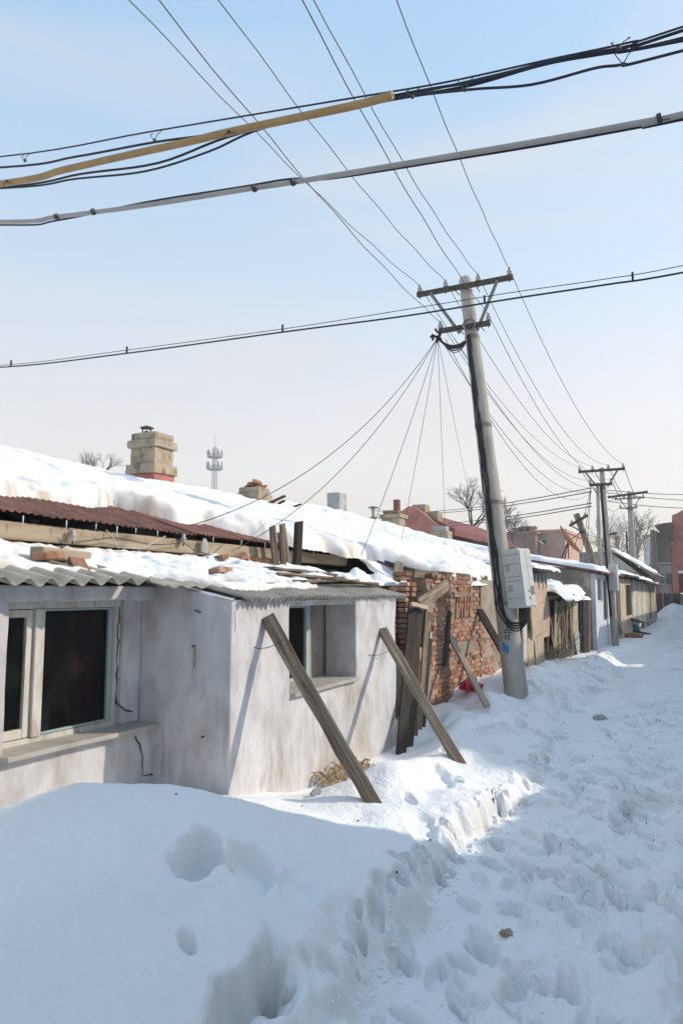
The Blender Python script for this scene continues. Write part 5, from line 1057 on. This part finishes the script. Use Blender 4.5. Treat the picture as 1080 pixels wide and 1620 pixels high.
# red bag beside the pale prop
cb = onX(745, 1082, -3.12); mb = MB(); nu, nv = 26, 16; q = random.Random(2); vs = []
for i in range(nu):
    for j in range(nv + 1):
        a = 2 * math.pi * i / nu; v = j / nv; rr = (math.sin(math.pi * min(1, v * .92 + .04)) ** .6); f = 1 + .30 * math.sin(3 * a + 2 * v) + .18 * math.sin(11 * a + 9 * v) + .1 * math.sin(17 * a - 7 * v)
        ear = .07 * max(0, math.cos(a - 1.3)) ** 6 * v + .09 * max(0, math.cos(a - 4.4)) ** 6 * v
        vs.append((cb.x + .11 * rr * f * math.cos(a), cb.y + .27 * rr * f * math.sin(a), cb.z - .09 + .11 * v ** 1.1 + ear + .02 * math.sin(7 * a)))
mb.add(vs, [(i * (nv + 1) + j, ((i + 1) % nu) * (nv + 1) + j, ((i + 1) % nu) * (nv + 1) + j + 1, i * (nv + 1) + j + 1) for i in range(nu) for j in range(nv)])
tag(mb.build('plastic_bag', PLASTIC_R, smooth=True), 'crumpled bright red plastic bag on the snow by the brick wall', 'bag')
# dry husks against the annex wall
q = random.Random(5); mb = MB()
for i in range(320):
    c = onX(q.uniform(505, 566), 1240, -3.06); x = -3.09 + .30 * q.random() ** 1.5; y = 5.75 + .75 * q.random(); z = gz(x, y) + .02 + .12 * q.random() * (1 - abs(y - 6.1) * 1.3)
    d = Vector((q.uniform(-1, 1), q.uniform(-1, 1), q.uniform(-.5, .6))).normalized() * q.uniform(.03, .10); w = Vector((q.uniform(-1, 1), q.uniform(-1, 1), q.uniform(-1, 1))).cross(d).normalized() * q.uniform(.003, .010)
    p = Vector((x, y, max(z, gz(x, y) + .01))); k = Vector((0, 0, .02)); mb.add([p - w, p + w, p + d * .5 + w * 1.2 + k, p + d * .5 - w * 1.2 + k, p + d + w * .2, p + d - w * .2], [(0, 1, 2, 3), (3, 2, 4, 5)])
hk = mb.build('dry_husks', STRAW); so = hk.modifiers.new('s', 'SOLIDIFY'); so.thickness = .003
tag(hk, 'heap of dry tan maize husks on the snow at the foot of the annex wall', 'husks', None, 'stuff')
mb = MB(); ico = bmesh.new(); bmesh.ops.create_icosphere(ico, subdivisions=1, radius=1); IV = [v.co.copy() for v in ico.verts]; IF = [tuple(v.index for v in f.verts) for f in ico.faces]; ico.free()
for i in range(520):      # broken crumbs of crust lying under the bank edge and round the footprints
    y = 1.9 + 7 * q.random() ** 1.4; x = float(np.interp(y, TY, TX)) + (q.gauss(.02, .09) if i % 3 else q.uniform(.1, 1.1))
    r = q.uniform(.004, .011) * (1.8 if q.random() < .12 else 1); p = Vector((x, y, gz(x, y) + r * .35)); mb.add([p + Vector((v.x * r * q.uniform(.7, 1.3), v.y * r * q.uniform(.7, 1.3), v.z * r * q.uniform(.5, .9))) for v in IV], IF)
tag(mb.build('snow_crumbs', SNOW), 'loose crumbs of broken snow crust along the bank edge and footprints', 'snow', None, 'stuff')
mb = MB()
for i in range(26):
    x = -1.5 + q.uniform(-1.2, 1.2); y = q.uniform(2.5, 9); x = min(x, -.2)
    p = Vector((x, y, gz(x, y) + .004)); s = q.uniform(.002, .005); mb.box(p - Vector((s, s * 1.6, s * .6)), p + Vector((s, s * 1.6, s * .6)))
tag(mb.build('grit', DARK), 'scattered dark grit and twigs on the trampled snow', 'grit', None, 'stuff')
for i, (px, py, r, l) in enumerate(((800, 1466, .028, 'small dirty ice lump lying in the lane'), (948, 1132, .075, 'dark flat stone by the lane edge right of the pole'), (500, 1296, .035, 'tiny dark clod on the snow left of the prop foot'))):
    p = onZ(px, py, .04); p.z = gz(p.x, p.y) + .01; lump('stone' if i else 'ice_lump', l, 'stone' if i else 'ice', p, (r, r * 1.3, r * .6), GREYBLOCK if i != 0 else CHIM, 40 + i)

# ------------------------------------------------------------------ far background
def tree(label, base, h, seed, m=BARK, spread=.62, levels=5, r=None, group='bare winter trees'):
    q = random.Random(seed); t = thing('bare_tree', label, 'tree', base, group); tr = MB(); cr_ = MB()
    def grow(p, d, L, r, lv):
        n = 3; pts = [p]; dd = d
        for i in range(n): dd = (dd + Vector((q.gauss(0, .12), q.gauss(0, .12), q.gauss(.04, .06)))).normalized(); pts.append(pts[-1] + dd * L / n)
        (tr if lv == 0 else cr_).tube(pts, [r, r * .88, r * .76, r * .64], 7 if lv == 0 else (4 if lv < 3 else 3), False)
        if lv >= levels: return
        for k in range(q.choice((3, 3, 4)) if lv else 5):
            a = q.uniform(0, 6.283); s = spread * q.uniform(.6, 1.25); e = dd.orthogonal().normalized(); e.rotate(Quaternion(dd, a))
            o = pts[-1] if k < 2 else pts[q.choice((1, 2, 3))]
            grow(o, (dd + e * s).normalized(), L * q.uniform(.60, .82), r * .58, lv + 1)
    grow(Vector(base), Vector((0, 0, 1)), h * .30, r or h * .022, 0)
    tr.build('trunk', m, t, smooth=True); cr_.build('crown', m, t); return t
tree('bare grey tree standing behind the snow roof left of the pole', onY(740, 872, 46), 5.2, 3)
tree('bare tree half hidden behind the leaning pole shaft', onY(776, 870, 48), 4.6, 8)
tree('lower bare bush like tree right of the leaning pole', onY(812, 870, 52), 3.4, 11)
tree('bare tree tips showing above the snow ridge left of the tall chimney', onY(147, 790, 40), 4.3, 21)
tree('tall hazy bare tree behind the farthest pole', onY(1016, 925, 95), 10.5, 5)
tree('hazy bare tree behind the distant pole', onY(975, 925, 90), 8.5, 15)
tree('hazy bare tree by the street lamp, left of the tall hazy one', onY(990, 925, 100), 8.5, 27)
# lattice mast
d0 = 150; c0 = onY(338, 830, d0); tp = onY(338, 708, d0).z; t = thing('telecom_mast', 'grey lattice telecom mast with two antenna rings beyond the ridge', 'mast', (c0.x, d0, 0)); mb = MB()
def w_at(z): return 1.15 - .65 * (z / tp)
zs = [tp * i / 26 for i in range(27)]
for a in range(4):
    an = math.pi / 4 + a * math.pi / 2; C = lambda z, an: Vector((c0.x + w_at(z) * math.cos(an), d0 + w_at(z) * math.sin(an), z))
    mb.tube([C(z, an) for z in zs], .075, 4)
    for i, (z0, z1) in enumerate(zip(zs, zs[1:])): mb.tube([C(z0, an + (i % 2) * math.pi / 2), C(z1, an + ((i + 1) % 2) * math.pi / 2)], .045, 3); mb.tube([C(z1, an), C(z1, an + math.pi / 2)], .04, 3)
mb.build('lattice', TOWER, t)
for py, rr in ((720, 1.75), (739, 1.85)):
    z = onY(338, py, d0).z; ring = MB(); ring.tube([Vector((c0.x + rr * math.cos(a), d0 + rr * math.sin(a), z)) for a in [k * math.pi / 10 for k in range(21)]], .12, 4)
    ring.tube([Vector((c0.x + rr * math.cos(a), d0 + rr * math.sin(a), z - .6)) for a in [k * math.pi / 10 for k in range(21)]], .10, 4)
    ring.lathe([(.7, -.55), (rr, -.5), (rr, -.42), (.7, -.4)], 16, (c0.x, d0, z)); g = ring.build('gallery', TOWER, t)
    for k in range(9): a = k * 2 * math.pi / 9 + .2; x = c0.x + rr * 1.05 * math.cos(a); y = d0 + rr * 1.05 * math.sin(a); MB().box((x - .11, y - .11, z - .5), (x + .11, y + .11, z + 1.2)).build('antenna', TOWER, g)
MB().tube([(c0.x, d0, tp - .5), (c0.x, d0, onY(338, 688, d0).z)], .07, 4).build('spike', TOWER, t)
# red gabled house
Yr = 34
T_ = lambda x, y: onY(x, y, Yr)
RG = thing('red_gable_house', 'dull red gabled house showing its gable above the snow ridge', 'house', (T_(660, 850).x, Yr, 0))
pk = T_(654, 801); l_ = T_(600, 850); r_ = T_(705, 848)
gab = [(l_.x, Yr, 0), (r_.x, Yr, 0), (r_.x, Yr, T_(705, 835).z)] + [tuple(T_(x, y)) for x, y in ((690, 829), (680, 822), (670, 812), (661, 806))] + [tuple(pk), tuple(T_(646, 801)), tuple(T_(630, 812)), (l_.x, Yr, T_(600, 836).z)]
MB().prism(gab, (0, .4, 0)).build('gable_wall', REDPAINT, RG)
MB().prism([(pk.x, Yr + .4, pk.z - .15), (r_.x + .3, Yr + .4, T_(705, 836).z), (r_.x + .3, Yr + .4, T_(705, 840).z - .2), (pk.x, Yr + .4, pk.z - .4)], (0, 12, 0)).build('roof_sheet', REDROOF, RG)
MB().prism([(pk.x, Yr + .4, pk.z - .15), (l_.x, Yr + .4, T_(600, 836).z - .1), (l_.x, Yr + .4, T_(600, 840).z - .3), (pk.x, Yr + .4, pk.z - .4)], (0, 12, 0)).build('roof_sheet', REDROOF, RG)
MB().box((r_.x - .2, Yr + .5, 0), (r_.x, Yr + 12, T_(705, 842).z - .3)).build('wall', REDPAINT, RG)
for px, py in ((655, 801), (675, 812)):
    c = T_(px, py); MB().box((c.x - .35, Yr + .6, c.z - .5), (c.x + .35, Yr + 1.3, c.z + .16)).build('chimney', CHIM, RG, bevel=.03)
lw = thing('low_red_house', 'long low brownish red house behind the bare tree right of the red gable', 'house', (onY(760, 860, 46).x, 46, 0))
a = onY(690, 822, 46); b = onY(815, 868, 46)
MB().prism([(a.x, 46, 0), (b.x, 46, 0), (b.x, 46, onY(815, 866, 46).z), (a.x, 46, onY(690, 833, 46).z)], (0, 4, 0)).build('wall', BROWNW, lw)
MB().beam(onY(720, 842, 45.9), onY(760, 855, 45.9), .18, .22).build('snow_strip', SNOW, lw)
def block(name, label, cat, x0, x1, ytop, Y, depth, m, wins=(), base=-.1):
    a = onY(x0, ytop, Y); b = onY(x1, ytop, Y); t = thing(name, label, cat, ((a.x + b.x) / 2, Y, 0))
    MB().box((a.x, Y, base), (b.x, Y + depth, a.z)).build('wall', m, t); MB().box((a.x - .15, Y - .15, a.z), (b.x + .15, Y + depth + .15, a.z + .22)).build('parapet', m, t)
    for (u0, v0, u1, v1) in wins:
        p = onY(u0, v1, Y); r = onY(u1, v0, Y); f = MB().box((p.x, Y - .05, p.z), (r.x, Y + .02, r.z)).build('window', FRAME_GREEN, t); MB().box((p.x + .1, Y - .07, p.z + .1), (r.x - .1, Y - .055, r.z - .1)).build('pane', FARWIN, f)
    return t
block('brown_house', 'long brown house low behind the snow roof right of the leaning pole', 'house', 795, 846, 846, 62, 5, BROWNW)
block('pink_house', 'pinkish flat roofed house beside the rusty satellite dish', 'house', 845, 893, 843, 64, 9, PINKW, [(856, 852, 866, 862), (884, 852, 888, 864)])
for i in range(3): c = onY(838 - i * 9, 840 + i, 63); tag(MB().box((c.x - .4, 63, c.z - .6), (c.x + .4, 63.8, c.z + .25)).box((c.x - .5, 62.9, c.z + .252), (c.x + .5, 63.9, c.z + .40)).build('roof_stack', CHIM), ['rightmost of three stubby chimneys on the brown house', 'middle of three stubby chimneys on the brown house', 'leftmost of three stubby chimneys on the brown house'][i], 'chimney', 'stubby chimneys on the brown house')
block('apartment_block', 'pale hazy apartment block at the far end of the lane', 'apartment block', 1016, 1042, 849, 118, 12, HAZEW, [(1019 + 7 * i, 856 + 12 * j, 1023 + 7 * i, 862 + 12 * j) for i in range(3) for j in range(4)])
# red building with a covered stair
Yq = 56; Q = lambda x, y, dy=0: onY(x, y, Yq + dy)
RB = thing('red_building', 'red rendered building with a dark canopied outside stair at the lane end', 'building', (Q(1070, 900).x, Yq, 0))
MB().prism([tuple(Q(1062, 938)), tuple(Q(1062, 815)), tuple(Q(1070, 812)), tuple(Q(1080, 806)), tuple(Q(1100, 795)), tuple(Q(1160, 795)), tuple(Q(1160, 938))], (0, 9, 0)).build('wall', REDPAINT, RB)
MB().prism([tuple(Q(1034, 832, -2)), tuple(Q(1046, 828, -2)), tuple(Q(1061.5, 826, -2)), tuple(Q(1061.5, 856, -2)), tuple(Q(1052, 846, -2)), tuple(Q(1041, 838, -2))], (0, 4, 0)).build('canopy', STEEL, RB)
QX = lambda px: Q(px, 890).x
QZ = lambda py: Q(1050, py).z
MB().box((QX(1040), Yq - .2, QZ(893)), (QX(1061), Yq + 2, QZ(890))).build('landing', GREYBLOCK, RB)
MB().box((QX(1041), Yq, -.1), (QX(1061), Yq + 2, QZ(893.5))).build('stair_wall', GREYBLOCK, RB)
for i in range(12): x = QX(1040 + i * 1.9); MB().tube([(x, Yq - .1, QZ(890)), (x, Yq - .1, QZ(842 + max(0, i - 5) * 1.4))], .05, 5).build('baluster', STEEL_GREY, RB)
MB().beam(Q(1039, 873, -.15), Q(1061, 873, -.15), .1, .1).build('rail', STEEL_GREY, RB)
MB().box((QX(1041), Yq + 2, QZ(893)), (QX(1061), Yq + 2.1, QZ(850))).build('stair_back', FARWIN, RB)
MB().tube([Q(1031, 935, -1), Q(1031, 838, -1)], .14, 8).build('post', STEEL_GREY, RB); MB().tube([Q(1037, 935, -1), Q(1037, 840, -1)], .09, 8).build('post', STEEL_GREY, RB)
for u0, u1, v0, v1 in ((1043, 1048, 908, 922), (1052, 1060, 908, 924)): MB().box((QX(u0), Yq - .06, QZ(v1)), (QX(u1), Yq - .01, QZ(v0))).build('door', FARWIN, RB)
MB().box((QX(1062.5), Yq - 1.2, -.1), (QX(1072), Yq - .01, QZ(900))).build('porch', REDPAINT, RB)
MB().box((QX(1072.5), Yq - 1.4, QZ(908)), (QX(1110), Yq - .02, QZ(904))).build('porch_snow', SNOW, RB)
MB().box((QX(1010), Yq + .5, -.1), (QX(1040.5), Yq + 5, QZ(893))).build('annex', REDPAINT, RB)
# dark board fence at the lane end
FE = thing('board_fence', 'dark brown upright board fence closing the lane below the red building', 'fence', (QX(1060), 51, 0))
xa = onY(1031, 900, 51).x
for i in range(58):
    x = xa + i * .10; MB().box((x, 51 + .01 * (i % 2), -.1), (x + .092, 51.03 + .01 * (i % 2), 1.62 + .05 * math.sin(i * 2.3))).build('board', WOOD_DARK if i % 5 else WOOD, FE)
for z in (.4, 1.3): MB().box((xa, 51.045, z), (xa + 5.8, 51.10, z + .08)).build('rail', WOOD_DARK, FE)

# ------------------------------------------------------------------ the other side of the lane (throws the shade over it)
OH = thing('facing_house', 'one storey house across the lane whose roof shades the snow', 'house', (3.5, 0, 0))
OW = mat('bounce_white', [(.68, .67, .65), (.76, .75, .73)], 2, rough=.95, bump=.3)  # unseen walls, whitened to bounce light into the shaded lane
wall_panel('wall', OW, OH, 'x', 1.45, -.25, -14, 6.9, -.2, 3.55, step=.8, seed=71, bevel=0)
wall_panel('wall', PLASTER, OH, 'y', 6.70, .2, 1.72, 6.9, -.2, 3.6, step=.8, seed=72, bevel=0)
MB().prism([(1.0, -14, 3.62), (4.2, -14, 4.75), (7.4, -14, 3.62), (7.4, -14, 3.50), (4.2, -14, 4.63), (1.0, -14, 3.50)], (0, 21.1, 0)).build('roof', RUST, OH)
snow_patch('roof_snow', 'snow on the roof of the house across the lane', lambda X, Y: np.where(X < 4.2, 3.63 + .353 * (X - 1.0), 4.76 - .353 * (X - 4.2)), lambda X, Y: np.minimum(np.minimum(X - 1.0, 7.4 - X), np.minimum(Y + 14, 7.1 - Y)), (1.0, 7.4), (-14, 7.1), (.1, .1), T=.14, w=.2, seed=67, lump=.4)
wall_panel('wall', OW, OH, 'y', -13.9, .2, 1.72, 6.9, -.2, 3.6, step=.8, seed=74, bevel=0)
for dy, sy, l in ((17.16, .44, 'short one storey house across the lane, beyond the yard gap'), (31.6, .6, 'third one storey house along the far side of the lane'), (51, 1, 'farthest one storey house across the lane near its end')):
    c = copy_tree(OH, Matrix.Translation((0, dy, -.10)) @ Matrix.Diagonal((1, sy, 1, 1))); c['label'] = l; c['group'] = OH['group'] = 'houses across the lane'
YW = thing('yard_wall', 'low plastered yard wall across the lane with a snow cap', 'wall', (1.3, 20, 0))
wall_panel('wall', OW, YW, 'x', 1.05, -.24, 6.2, 60, -.2, 1.72, step=.8, seed=73, bevel=0)
snow_patch('wall_snow', 'snow cap along the yard wall across the lane', lambda X, Y: X * 0 + 1.72, lambda X, Y: np.minimum(np.minimum(X - .98, 1.36 - X), np.minimum(Y - 6.2, 60 - Y)), (.94, 1.4), (6.1, 60), (.03, .12), T=.16, w=.12, seed=68, lump=.9)

# ------------------------------------------------------------------ frosty air
hz = bpy.data.materials.new('frosty_air'); hz.use_nodes = True; N = hz.node_tree.nodes; N.clear()
pv = N.new('ShaderNodeVolumePrincipled'); pv.inputs['Color'].default_value = (.99, .985, .98, 1); pv.inputs['Density'].default_value = .0020; pv.inputs['Anisotropy'].default_value = .2
mo = N.new('ShaderNodeOutputMaterial'); hz.node_tree.links.new(pv.outputs[0], mo.inputs['Volume'])
tag(MB().box((-345, -345, -1.2), (345, 345, 36)).build('haze', hz), kind='stuff')
